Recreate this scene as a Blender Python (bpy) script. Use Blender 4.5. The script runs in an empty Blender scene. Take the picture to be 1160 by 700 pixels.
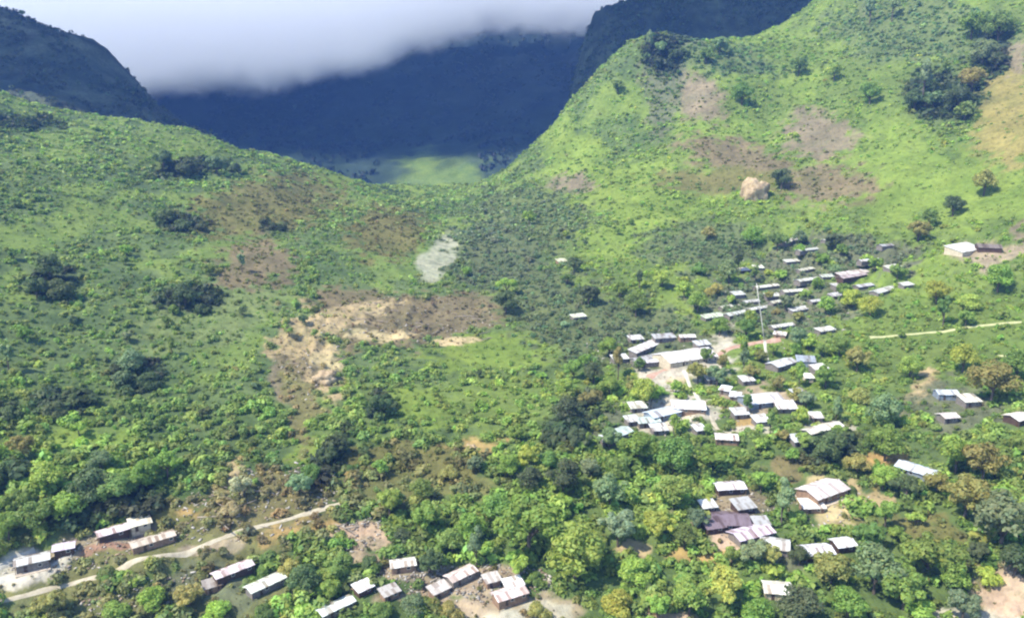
import bpy, math, random
import numpy as np
from math import radians as R, sin, cos, pi
from mathutils import Vector

random.seed(7)
rng = np.random.default_rng(7)
S = bpy.context.scene
COL = S.collection

# ------------------------------------------------------------------ camera, sky, sun, exposure
F, PITCH = 910.0, R(13.6)                       # focal length in photograph pixels (1160 wide)
cam = bpy.data.objects.new('camera', bpy.data.cameras.new('camera'))
COL.objects.link(cam)
cam.data.sensor_width = 36.0
cam.data.lens = 36.0 * F / 1160.0
cam.data.clip_start, cam.data.clip_end = 1.0, 12000.0
cam.location = (0, 0, 0)
cam.rotation_euler = (pi / 2 - PITCH, 0, 0)
S.camera = cam

SUN = Vector((-0.52, -0.27, 0.81)).normalized()   # towards the sun
W = bpy.data.worlds.new('World'); S.world = W; W.use_nodes = True
nt = W.node_tree; bg = nt.nodes['Background']
sky = nt.nodes.new('ShaderNodeTexSky'); sky.sky_type = 'NISHITA'; sky.sun_disc = False
sky.sun_elevation = math.asin(SUN.z); sky.sun_rotation = math.atan2(SUN.x, SUN.y)
sky.altitude = 1500; sky.air_density = 1.0; sky.dust_density = 1.0
nt.links.new(sky.outputs[0], bg.inputs[0]); bg.inputs[1].default_value = 0.15
sun = bpy.data.objects.new('sun', bpy.data.lights.new('sun', 'SUN')); COL.objects.link(sun)
sun.data.energy = 3.35; sun.data.angle = R(0.6); sun.data.color = (1.0, 0.94, 0.81)
sun.rotation_euler = SUN.to_track_quat('Z', 'Y').to_euler()
S.view_settings.view_transform = 'Standard'; S.view_settings.look = 'None'
S.view_settings.exposure = 1.38; S.view_settings.gamma = 1.0; S.view_settings.use_curve_mapping = False
cy = S.cycles
cy.use_denoising = True; cy.max_bounces = 16; cy.diffuse_bounces = 3; cy.transmission_bounces = 3
cy.volume_bounces = 16; cy.transparent_max_bounces = 6; cy.filter_width = 2.2
cy.volume_max_steps = 96; cy.volume_step_rate = 2.0
cy.sample_clamp_indirect = 6.0

# ------------------------------------------------------------------ numpy helpers
def hash2(ix, iy, seed):
    n = (ix.astype(np.int64) * 374761393 + iy.astype(np.int64) * 668265263 + seed * 974711) & 0x7fffffff
    n = ((n ^ (n >> 13)) * 1274126177) & 0x7fffffff
    n = n ^ (n >> 16)
    return (n & 0xffff) / 65535.0
def vnoise(x, y, seed=0):
    x = np.asarray(x, float); y = np.asarray(y, float)
    ix, iy = np.floor(x), np.floor(y); fx, fy = x - ix, y - iy
    fx = fx * fx * fx * (fx * (fx * 6 - 15) + 10); fy = fy * fy * fy * (fy * (fy * 6 - 15) + 10)
    a, b = hash2(ix, iy, seed), hash2(ix + 1, iy, seed); c, d = hash2(ix, iy + 1, seed), hash2(ix + 1, iy + 1, seed)
    return ((a * (1 - fx) + b * fx) * (1 - fy) + (c * (1 - fx) + d * fx) * fy) * 2 - 1
def fbm(x, y, seed=0, octv=4, gain=0.5):
    t, amp, f = 0, 1.0, 1.0
    for k in range(octv):
        ca, sa = cos(0.6 * k), sin(0.6 * k)
        t = t + amp * vnoise((x * ca - y * sa) * f + 13.7 * k, (x * sa + y * ca) * f + 7.1 * k, seed + k); amp *= gain; f *= 2.03
    return t
def sstep(a, b, x):
    t = np.clip((x - a) / (b - a), 0, 1); return t * t * (3 - 2 * t)

CP, SP = cos(PITCH), sin(PITCH)
def ray(px, py):
    dx, dy = (px - 580.0) / F, (350.0 - py) / F
    return dx, CP + dy * SP, -SP + dy * CP
def P(px, py, Y):                                # the point at forward distance Y seen at a photograph pixel
    a, b, c = ray(px, py); return (a / b * Y, Y, c / b * Y)
def project(x, y, z):
    d = y * CP - z * SP; d = np.maximum(d, 1.0)
    return 580 + F * x / d, 350 - F * (y * SP + z * CP) / d

class RBF:                                       # thin plate surface through scattered heights
    def __init__(s, pts, lam=0.02):
        A = np.array(pts, float); s.c = A[:, :2] / 100.0; z = A[:, 2]
        n = len(A); K = s.k(s.c, s.c) + lam * np.eye(n); Pm = np.c_[np.ones(n), s.c]
        M = np.zeros((n + 3, n + 3)); M[:n, :n] = K; M[:n, n:] = Pm; M[n:, :n] = Pm.T
        s.w = np.linalg.solve(M, np.r_[z, 0, 0, 0])
    @staticmethod
    def k(a, b):
        d2 = ((a[:, None, :] - b[None]) ** 2).sum(-1); return 0.5 * d2 * np.log(d2 + 1e-9)
    def __call__(s, x, y):
        x = np.asarray(x, float); y = np.asarray(y, float); sh = np.broadcast(x, y).shape
        q = np.c_[np.broadcast_to(x, sh).ravel(), np.broadcast_to(y, sh).ravel()] / 100.0
        out = np.empty(len(q))
        for i in range(0, len(q), 60000):
            b = q[i:i + 60000]; out[i:i + 60000] = s.k(b, s.c) @ s.w[:-3] + s.w[-3] + b @ s.w[-2:]
        return out.reshape(sh)

# ------------------------------------------------------------------ the valley's shape
columns = {
 -250: {700:170, 600:185, 500:210, 400:245, 300:295, 200:370, 120:470, 70:590},
   50: {700:183, 600:207, 500:243, 400:297, 300:372, 200:490, 145:610, 118:670},
  220: {700:185, 600:210, 500:252, 400:312, 300:400, 220:520, 165:640, 150:690},
  400: {700:185, 600:214, 500:260, 400:330, 300:435, 235:580, 207:700},
  560: {700:185, 600:215, 500:265, 400:345, 300:465, 235:610, 215:690},
  720: {700:185, 600:216, 500:263, 400:340, 300:445, 200:585, 110:715},
  900: {700:185, 600:214, 500:260, 400:332, 300:425, 200:545, 100:690, 40:800},
 1150: {700:181, 600:205, 500:245, 400:300, 300:366, 200:450, 100:550, 0:665, -80:760},
 1400: {700:170, 600:190, 500:220, 400:262, 300:315, 200:380, 100:460, 0:560, -80:640},
}
pts = [P(px, py, Y) for px, d in columns.items() for py, Y in d.items()]
for px, py, Y in [(580,190,725),(620,147,745),(660,100,765),(700,60,785),(735,38,800),(775,53,815),(830,46,830),(870,31,845),(905,13,858),(930,-4,870),(1000,-30,880),
                  (580,240,840),(620,222,850),(660,195,870),(700,165,890),(735,140,910),(775,130,920),(830,120,930),(870,105,940),(930,80,960),(1000,40,980),
                  (50,200,800),(220,222,830),(380,222,830),(-250,130,760),(310,178,700),(355,192,705),
                  (460,212,860),(500,214,960),(440,214,920),(545,214,920),(500,213,790),(400,218,960),(220,240,1000),(600,236,1000)]:
    pts.append(P(px, py, Y))
for x in (-600, -300, 0, 300, 600):
    pts += [(x, 0, -178 + abs(x) * .05), (x, 90, -150 + abs(x) * .05), (x, 1250, -165)]
base = RBF(pts)
SCARS = []
PADS = []                                        # (x, y, z, radius): levelled ground under buildings
def h(x, y, pads=True):
    z = base(x, y)
    far = sstep(250, 600, y)
    z = z + fbm(x / 46.0, y / 46.0, 3, 4, 0.5) * (1.5 + 2.2 * far) + fbm(x / 9.0, y / 9.0, 11, 2) * 0.38
    m = sstep(470, 540, y) * sstep(-30, 30, x); q = z / 4.5 + .5 * fbm(x / 40, y / 40, 131, 2); fr = q - np.floor(q); z = z + m * 1.5 * (sstep(.25, .75, fr) - fr) * (.3 + .7 * sstep(-.3, .4, fbm(x / 50, y / 50, 133, 2)))
    for a, b, r_, am in SCARS:
        w = sstep(r_, r_ * .4, np.hypot(x - a, (y - b) * .6)); z = z + w * am * (np.abs(fbm(x / 5, y / 12, 121, 5, .6)) * 1.3 - .5)
    if pads:
        for a, b, c, r in PADS:
            w = sstep(r * 1.7, r * 0.85, np.hypot(x - a, y - b)); z = z * (1 - w) + c * w
    return z
YS = np.geomspace(110, 1150, 420)
def at(px, py, dh=0.0):
    a, b, c = ray(px, py)
    d = c / b * YS - h(a / b * YS, YS) - dh
    i = int(np.argmax(d < 0)) if (d < 0).any() else len(YS) - 1
    i = max(i, 1); t = d[i - 1] / (d[i - 1] - d[i] + 1e-9); t = min(max(t, 0), 1)
    Y = YS[i - 1] + t * (YS[i] - YS[i - 1]); x = a / b * Y
    return Vector((x, Y, float(h(x, Y))))

for q in [(350,400,24,1.5),(375,362,20,1.2),(268,560,11,1.6),(405,608,9,1.4),(465,365,24,1.6),(1140,676,12,1.5)]:
    c = at(q[0], q[1]); SCARS.append((c.x, c.y, q[2], q[3]))
# ------------------------------------------------------------------ mesh, material and tagging helpers
def mesh(name, V, Q, mat, parent=None, tint=None, smooth=False, tris=False):
    V = np.ascontiguousarray(V, np.float32); Q = np.ascontiguousarray(Q, np.int32)
    k = Q.shape[1]; me = bpy.data.meshes.new(name)
    me.vertices.add(len(V)); me.vertices.foreach_set('co', V.ravel())
    me.loops.add(Q.size); me.loops.foreach_set('vertex_index', Q.ravel())
    me.polygons.add(len(Q)); me.polygons.foreach_set('loop_start', np.arange(0, Q.size, k, dtype=np.int32))
    if smooth: me.polygons.foreach_set('use_smooth', np.ones(len(Q), bool))
    if tint is not None:
        a = me.color_attributes.new('tint', 'FLOAT_COLOR', 'POINT')
        a.data.foreach_set('color', np.c_[tint, np.ones(len(tint))].astype(np.float32).ravel())
    me.update(calc_edges=True); me.validate()
    me.materials.append(mat)
    o = bpy.data.objects.new(name, me); COL.objects.link(o)
    if parent: o.parent = parent
    return o
class MB:                                        # collects polygons for one mesh
    def __init__(s): s.v, s.f = [], []
    def add(s, v, f):
        n = len(s.v); s.v += [tuple(p) for p in v]; s.f += [tuple(i + n for i in q) for q in f]
    def box(s, x0, x1, y0, y1, z0, z1):
        s.add([(x0,y0,z0),(x1,y0,z0),(x1,y1,z0),(x0,y1,z0),(x0,y0,z1),(x1,y0,z1),(x1,y1,z1),(x0,y1,z1)],
              [(3,2,1,0),(4,5,6,7),(0,1,5,4),(1,2,6,5),(2,3,7,6),(3,0,4,7)])
    def tube(s, pts, rad, n=7):
        rings = []
        for i, p in enumerate(pts):
            p = Vector(p); d = Vector(pts[min(i + 1, len(pts) - 1)]) - Vector(pts[max(i - 1, 0)]); d.normalize()
            u = d.orthogonal().normalized(); w = d.cross(u)
            rings.append([p + (u * cos(2 * pi * k / n) + w * sin(2 * pi * k / n)) * rad[i] for k in range(n)])
        v = [p for r in rings for p in r]; f = []
        for i in range(len(rings) - 1):
            for k in range(n): f.append((i*n+k, i*n+(k+1)%n, (i+1)*n+(k+1)%n, (i+1)*n+k))
        f += [tuple(reversed(range(n))), tuple((len(rings)-1)*n + k for k in range(n))]
        s.add(v, f)
    def build(s, name, mat, parent=None, smooth=False):
        me = bpy.data.meshes.new(name); me.from_pydata(s.v, [], s.f); me.materials.append(mat)
        if smooth:
            for p in me.polygons: p.use_smooth = True
        o = bpy.data.objects.new(name, me); COL.objects.link(o)
        if parent: o.parent = parent
        return o
def tag(o, label=None, cat=None, group=None, kind=None):
    for k, v in (('label', label), ('category', cat), ('group', group), ('kind', kind)):
        if v: o[k] = v
    return o
def empty(name, loc, rz=0):
    o = bpy.data.objects.new(name, None); COL.objects.link(o); o.location = loc; o.rotation_euler = (0, 0, rz)
    o.empty_display_size = 1; return o

def material(name, rough=0.8, spec=0.3):
    m = bpy.data.materials.new(name); m.use_nodes = True
    b = m.node_tree.nodes['Principled BSDF']; b.inputs['Roughness'].default_value = rough
    b.inputs['Specular IOR Level'].default_value = spec
    return m, m.node_tree, b
def N(t, kind, **kw):
    n = t.nodes.new(kind)
    for k, v in kw.items():
        if k.startswith('i_'): n.inputs[k[2:].replace('_', ' ')].default_value = v
        else: setattr(n, k, v)
    return n
def mul(t, a, b):
    n = N(t, 'ShaderNodeMix', data_type='RGBA', blend_type='MULTIPLY'); n.inputs[0].default_value = 1
    for s, v in ((6, a), (7, b)):
        if hasattr(v, 'type'): t.links.new(v, n.inputs[s])
        else: n.inputs[s].default_value = v
    return n.outputs[2]
def ramp(t, fac, stops):
    n = N(t, 'ShaderNodeValToRGB'); e = n.color_ramp.elements
    while len(e) > 1: e.remove(e[-1])
    e[0].position, e[0].color = stops[0][0], (*stops[0][1], 1)
    for p, c in stops[1:]: x = e.new(p); x.color = (*c, 1)
    t.links.new(fac, n.inputs[0]); return n.outputs[0]
def noise(t, scale, detail=4, coord='Object', rough=0.6):
    c = N(t, 'ShaderNodeTexCoord'); n = N(t, 'ShaderNodeTexNoise', i_Scale=scale, i_Detail=detail, i_Roughness=rough)
    t.links.new(c.outputs[coord], n.inputs['Vector']); return n.outputs['Fac']
def bump(t, b, fac, dist, strength=1.0):
    n = N(t, 'ShaderNodeBump', i_Strength=strength, i_Distance=dist); t.links.new(fac, n.inputs['Height']); t.links.new(n.outputs[0], b.inputs['Normal'])

def leaf_material(name, source, trans=0.3):
    m, t, b = material(name, 0.55, 0.25)
    a = N(t, 'ShaderNodeVertexColor', layer_name='tint')
    col = a.outputs['Color']
    if source == 'object':
        oi = N(t, 'ShaderNodeObjectInfo'); col = mul(t, col, oi.outputs['Color'])
    t.links.new(col, b.inputs['Base Color'])
    tr = N(t, 'ShaderNodeBsdfTranslucent'); t.links.new(mul(t, col, (1.15, 1.25, 0.6, 1)), tr.inputs['Color'])
    mx = N(t, 'ShaderNodeMixShader'); mx.inputs[0].default_value = trans
    t.links.new(b.outputs[0], mx.inputs[1]); t.links.new(tr.outputs[0], mx.inputs[2])
    t.links.new(mx.outputs[0], t.nodes['Material Output'].inputs[0]); return m
M_LEAF = leaf_material('tree_leaves', 'object', .42); M_BUSH = leaf_material('bush_leaves', 'tint', .42)
M_BARK, t, b = material('bark', 0.9, 0.2)
t.links.new(ramp(t, noise(t, 1.5, 5), [(0.3, (.055,.04,.028)), (0.7, (.16,.135,.105))]), b.inputs['Base Color'])
def ground_material(name, bumpd):
    m, t, b = material(name, 0.95, 0.1)
    a = N(t, 'ShaderNodeVertexColor', layer_name='tint')
    v = ramp(t, noise(t, 0.35, 6), [(0.28, (.62,.62,.60)), (0.5, (1,1,1)), (0.75, (1.32,1.28,1.15))])
    v2 = ramp(t, noise(t, 0.06, 4), [(0.3, (.80,.86,.80)), (0.7, (1.18,1.12,1.1))])
    t.links.new(mul(t, mul(t, a.outputs['Color'], v), v2), b.inputs['Base Color'])
    bump(t, b, noise(t, 0.8, 6), bumpd); return m
M_GROUND = ground_material('hillside_ground', 0.5)

# ------------------------------------------------------------------ what grows where (photograph regions carried onto the ground)
LIME=(.138,.190,.038); GRASS=(.105,.145,.035); PALEG=(.13,.165,.06); BROWN=(.145,.120,.066); MAUVE=(.168,.142,.090); TAN=(.31,.245,.135)
OLIVE=(.12,.115,.04); DRY=(.155,.130,.060); ORANGE=(.30,.21,.085); PINK=(.38,.28,.20); PALE=(.38,.345,.275); CHALK=(.27,.275,.195); DARK=(.040,.056,.034)
SAND=(.38,.31,.17); REDD=(.24,.145,.10); GREY=(.105,.115,.065); DIRT=(.27,.22,.15)
# px, py, rx, ry, turn, ground colour, bush density, bush colour
BLOBS = [
 (560,400,75,22,5,LIME,.25,LIME),(480,462,55,22,0,LIME,.45,LIME),(240,352,75,32,10,PALEG,.35,GRASS),(90,492,60,14,0,LIME,.35,LIME),(345,490,22,45,10,LIME,.5,LIME),
 (640,165,30,75,45,LIME,.4,LIME),(700,235,90,55,0,LIME,.5,LIME),(880,78,70,36,-25,LIME,.4,LIME),(1010,205,50,60,0,LIME,.12,LIME),(1095,215,90,40,0,LIME,.15,LIME),
 (1145,120,45,65,0,(.20,.175,.06),.1,GRASS),(965,335,38,28,0,LIME,.6,LIME),(1060,375,115,45,0,GRASS,.8,LIME),(200,170,60,18,0,GRASS,.5,LIME),(372,207,30,14,20,LIME,.4,LIME),
 (490,196,55,20,0,LIME,.15,GRASS),(1140,230,40,30,0,LIME,.1,LIME),(820,150,60,30,-10,LIME,.5,LIME),(1000,90,60,40,0,GRASS,.4,LIME),
 (782,108,48,26,-25,MAUVE,.22,OLIVE),(928,150,40,30,0,MAUVE,.12,OLIVE),(840,180,75,20,-14,BROWN,.32,OLIVE),(935,208,60,24,0,BROWN,.42,OLIVE),(820,205,75,15,0,OLIVE,.3,GRASS),(1150,62,22,22,0,MAUVE,.1,BROWN),(1158,264,8,14,0,MAUVE,.2,OLIVE),
 (768,60,40,24,15,GREY,.7,DARK),(985,20,14,28,0,GREY,.6,DARK),
 (465,362,105,28,5,BROWN,.42,(.15,.12,.065)),(395,345,50,22,0,BROWN,.5,OLIVE),(545,350,40,20,0,BROWN,.4,BROWN),(300,235,90,32,10,OLIVE,.5,OLIVE),(290,300,48,30,0,BROWN,.45,OLIVE),(440,265,45,30,0,OLIVE,.5,OLIVE),(650,210,30,12,0,MAUVE,.3,GRASS),
 (348,405,28,48,14,TAN,.36,(.24,.21,.10)),(375,362,62,11,10,TAN,.36,(.24,.21,.10)),(438,378,36,5,4,SAND,.2,DRY),(330,440,22,28,0,MAUVE,.1,DRY),(366,410,16,16,0,SAND,.05,DRY),(336,420,16,18,0,BROWN,.2,DRY),(520,390,24,4,0,SAND,.3,DRY),
 (499,292,17,33,-32,CHALK,.0,GRASS),(484,298,14,12,0,CHALK,.0,GRASS),
 (120,640,160,40,14,(.125,.125,.05),.62,(.15,.15,.06)),(270,600,150,40,12,(.125,.125,.05),.62,(.15,.15,.06)),(350,595,50,13,10,ORANGE,.25,DRY),(405,608,32,18,-20,PINK,.1,DRY),(195,582,52,18,0,OLIVE,.2,DRY),(210,580,20,8,0,ORANGE,.1,DRY),(110,618,70,11,14,DIRT,.25,OLIVE),(130,622,40,8,14,REDD,.05,DRY),(268,555,20,34,0,TAN,.2,TAN),(235,620,60,10,15,DIRT,.4,OLIVE),
 (325,565,95,32,10,(.135,.125,.055),.5,(.17,.15,.065)),(470,545,95,26,6,(.12,.125,.045),.75,(.16,.165,.06)),(150,685,190,18,5,(.115,.12,.05),.7,(.15,.155,.06)),(340,470,20,40,12,(.14,.13,.055),.55,(.2,.17,.075)),
 (30,640,34,16,20,PALE,.1,DRY),(230,660,40,20,0,GREY,.4,OLIVE),
 (535,508,26,13,0,ORANGE,.12,DRY),(470,522,70,20,0,OLIVE,.5,OLIVE),(560,460,60,30,0,GRASS,.6,LIME),
 (570,688,110,14,-5,DIRT,.15,OLIVE),(525,655,60,20,0,DIRT,.25,OLIVE),(590,694,50,10,0,PALE,.05,DRY),(740,697,40,6,0,PINK,.05,DRY),(440,645,50,14,-20,DIRT,.2,OLIVE),
 (768,424,30,8,0,SAND,.0,DRY),(815,392,18,20,-20,PALE,.0,DRY),(755,425,14,22,30,PALE,.02,DRY),(775,405,55,26,5,PALE,.02,DRY),(745,392,60,16,10,GREY,.1,OLIVE),(850,490,22,8,0,PALE,.05,DRY),(848,476,15,9,0,ORANGE,.1,DRY),
 (760,465,48,18,5,PALE,.1,GRASS),(862,452,40,14,0,DIRT,.2,OLIVE),(700,480,30,22,0,GREY,.45,GRASS),
 (946,572,34,24,-20,SAND,.02,DRY),(990,560,24,9,0,TAN,.05,DRY),(1000,530,25,15,0,ORANGE,.3,LIME),(895,535,30,16,0,DRY,.2,OLIVE),(820,603,38,18,10,PINK,.05,DRY),(800,630,30,15,10,ORANGE,.3,LIME),(840,575,50,20,0,MAUVE,.15,OLIVE),(730,625,20,8,0,TAN,.1,DRY),
 (1042,440,18,28,-20,TAN,.08,DRY),(1140,676,48,20,-10,PINK,.02,DRY),(1150,655,30,10,-10,PINK,.05,DRY),(1110,695,60,10,0,PALE,.05,DRY),(1040,600,60,16,-10,OLIVE,.4,OLIVE),(880,625,50,14,0,GREY,.3,OLIVE),
 (1040,35,110,40,0,(.095,.125,.045),.85,(.105,.150,.06)),(830,68,70,20,-8,(.095,.125,.045),.9,(.09,.135,.05)),(752,110,18,48,-10,GREY,.8,GRASS),(860,115,40,22,0,GRASS,.7,LIME),(900,60,40,18,0,GRASS,.7,LIME),
 (690,370,90,40,0,(.085,.105,.045),.95,(.095,.125,.055)),(620,340,60,40,0,(.09,.11,.045),.95,(.10,.13,.06)),(600,250,70,40,0,(.10,.125,.045),.9,(.11,.14,.06)),(800,280,70,30,0,(.095,.12,.05),.9,(.10,.135,.055)),(560,290,50,40,0,(.09,.11,.05),.95,(.10,.125,.065)),(960,110,30,30,0,GRASS,.7,LIME),
 (930,485,40,10,-20,PALE,.1,DRY),(1080,455,50,26,0,GREY,.4,GRASS),(980,290,60,22,-8,GREY,.97,(.115,.135,.07)),(880,345,95,34,0,GREY,.97,(.11,.14,.065)),(910,300,60,24,0,GREY,.97,(.115,.14,.065)),(1110,290,40,14,0,DIRT,.3,LIME),
]
DARKS = [ # px, py, rx, ry, turn: thickets of dark-leaved bush
 (60,318,36,22,0),(215,190,52,13,5),(205,252,36,8,0),(212,338,42,16,0),(155,422,32,22,0),(70,462,34,11,0),(10,466,22,12,0),(12,530,18,12,0),(430,462,24,14,0),
 (372,525,16,38,-38),(648,478,24,46,-28),(120,572,75,20,10),(1070,110,50,36,0),(1125,60,22,40,-20),(750,62,28,26,0),(20,140,60,10,0),(310,260,20,8,0),(935,512,40,20,0)]
def ell(px, py, b, wx, wy):
    dx, dy = px + wx - b[0], py + wy - b[1]; a = R(b[4]); ca, sa = cos(a), sin(a)
    u, v = (dx * ca - dy * sa) / b[2], (dx * sa + dy * ca) / b[3]      # turn > 0: rises to the right
    return np.sqrt(u * u + v * v)
def cover(x, y, z):
    px, py = project(x, y, z)
    s = 910.0 / np.maximum(y, 120)
    wx, wy = fbm(x / 14, y / 14, 21, 3) * 4.5 * s, fbm(x / 14, y / 14, 31, 3) * 3.0 * s
    n1, n2, n3 = fbm(x / 30, y / 30, 41, 4), fbm(x / 11, y / 11, 51, 3), fbm(x / 5, y / 5, 57, 3)
    right = sstep(-60, 160, px - 560 + (py - 330) * 0.5 + n1 * 60) * sstep(560, 380, py)
    low = sstep(380, 560, py + n1 * 40)
    L = np.array((.100,.140,.052)); Rr = np.array((.120,.166,.042)); Lo = np.array((.092,.132,.042))
    g = L[None] * (1 - right[:, None]) + Rr[None] * right[:, None]; g = g * (1 - low[:, None]) + Lo[None] * low[:, None]
    v = np.clip(n2 * .5 + n1 * .35, -1, 1)[:, None]
    g = g * (1 + .35 * v * np.array((1.15, 1.0, .8)))
    den = np.clip(.84 + .25 * n2 - .04 * right + .15 * low, 0, 1)
    bc = g * np.array((2.4, 2.3, 1.6)); g = g * .92
    grassy = sstep(.15, .55, n1 + n2 * .4)[:, None] * (1 - low[:, None])
    g = g * (1 - grassy * .6) + np.array(LIME) * grassy * .6; den = den * (1 - .5 * grassy[:, 0])
    for b in BLOBS:
        q = .3 if b[5] is CHALK else 1.0; e = ell(px, py, b, wx * q, wy * .8 * q) + .38 * q * n3; w = sstep(1.15, .80, e)
        if not (w > 0).any(): continue
        g = g * (1 - w[:, None]) + np.array(b[5]) * w[:, None] * (1 + .22 * v * np.array((1, 1, 1.1)))
        den = den * (1 - w) + b[6] * w; bc = bc * (1 - w[:, None]) + np.array(b[7]) * 1.65 * w[:, None]
    dk = np.zeros(len(px))
    for b in DARKS:
        dk = np.maximum(dk, sstep(1.2, .7, ell(px, py, b, wx * .7, wy * .7)))
    g = g * (1 - .55 * dk[:, None]) + np.array(DARK) * .55 * dk[:, None]
    den = np.maximum(den, dk); bc = bc * (1 - .85 * dk[:, None]) + np.array(DARK) * .85 * dk[:, None]
    return np.clip(g, .008, .8), np.clip(den, 0, 1), np.clip(bc, .012, .5), low, right, px, py, dk

# ------------------------------------------------------------------ buildings: read their places first so that the ground can be levelled under them
WHITE=(.80,.79,.78); PINKW=(.74,.64,.66); LILAC=(.70,.62,.72); CREAM=(.72,.68,.54); BLUEW=(.62,.70,.78); AQUA=(.55,.66,.62); GREYR=(.42,.42,.41); LGREY=(.58,.58,.55); TANR=(.55,.47,.37); PURP=(.19,.145,.165); BRWN=(.20,.165,.14)
W_BROWN=(.085,.055,.04); W_GREY=(.20,.18,.16); W_CREAM=(.52,.46,.34); W_TAN=(.27,.18,.12); W_BLUE=(.22,.26,.31)
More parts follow.
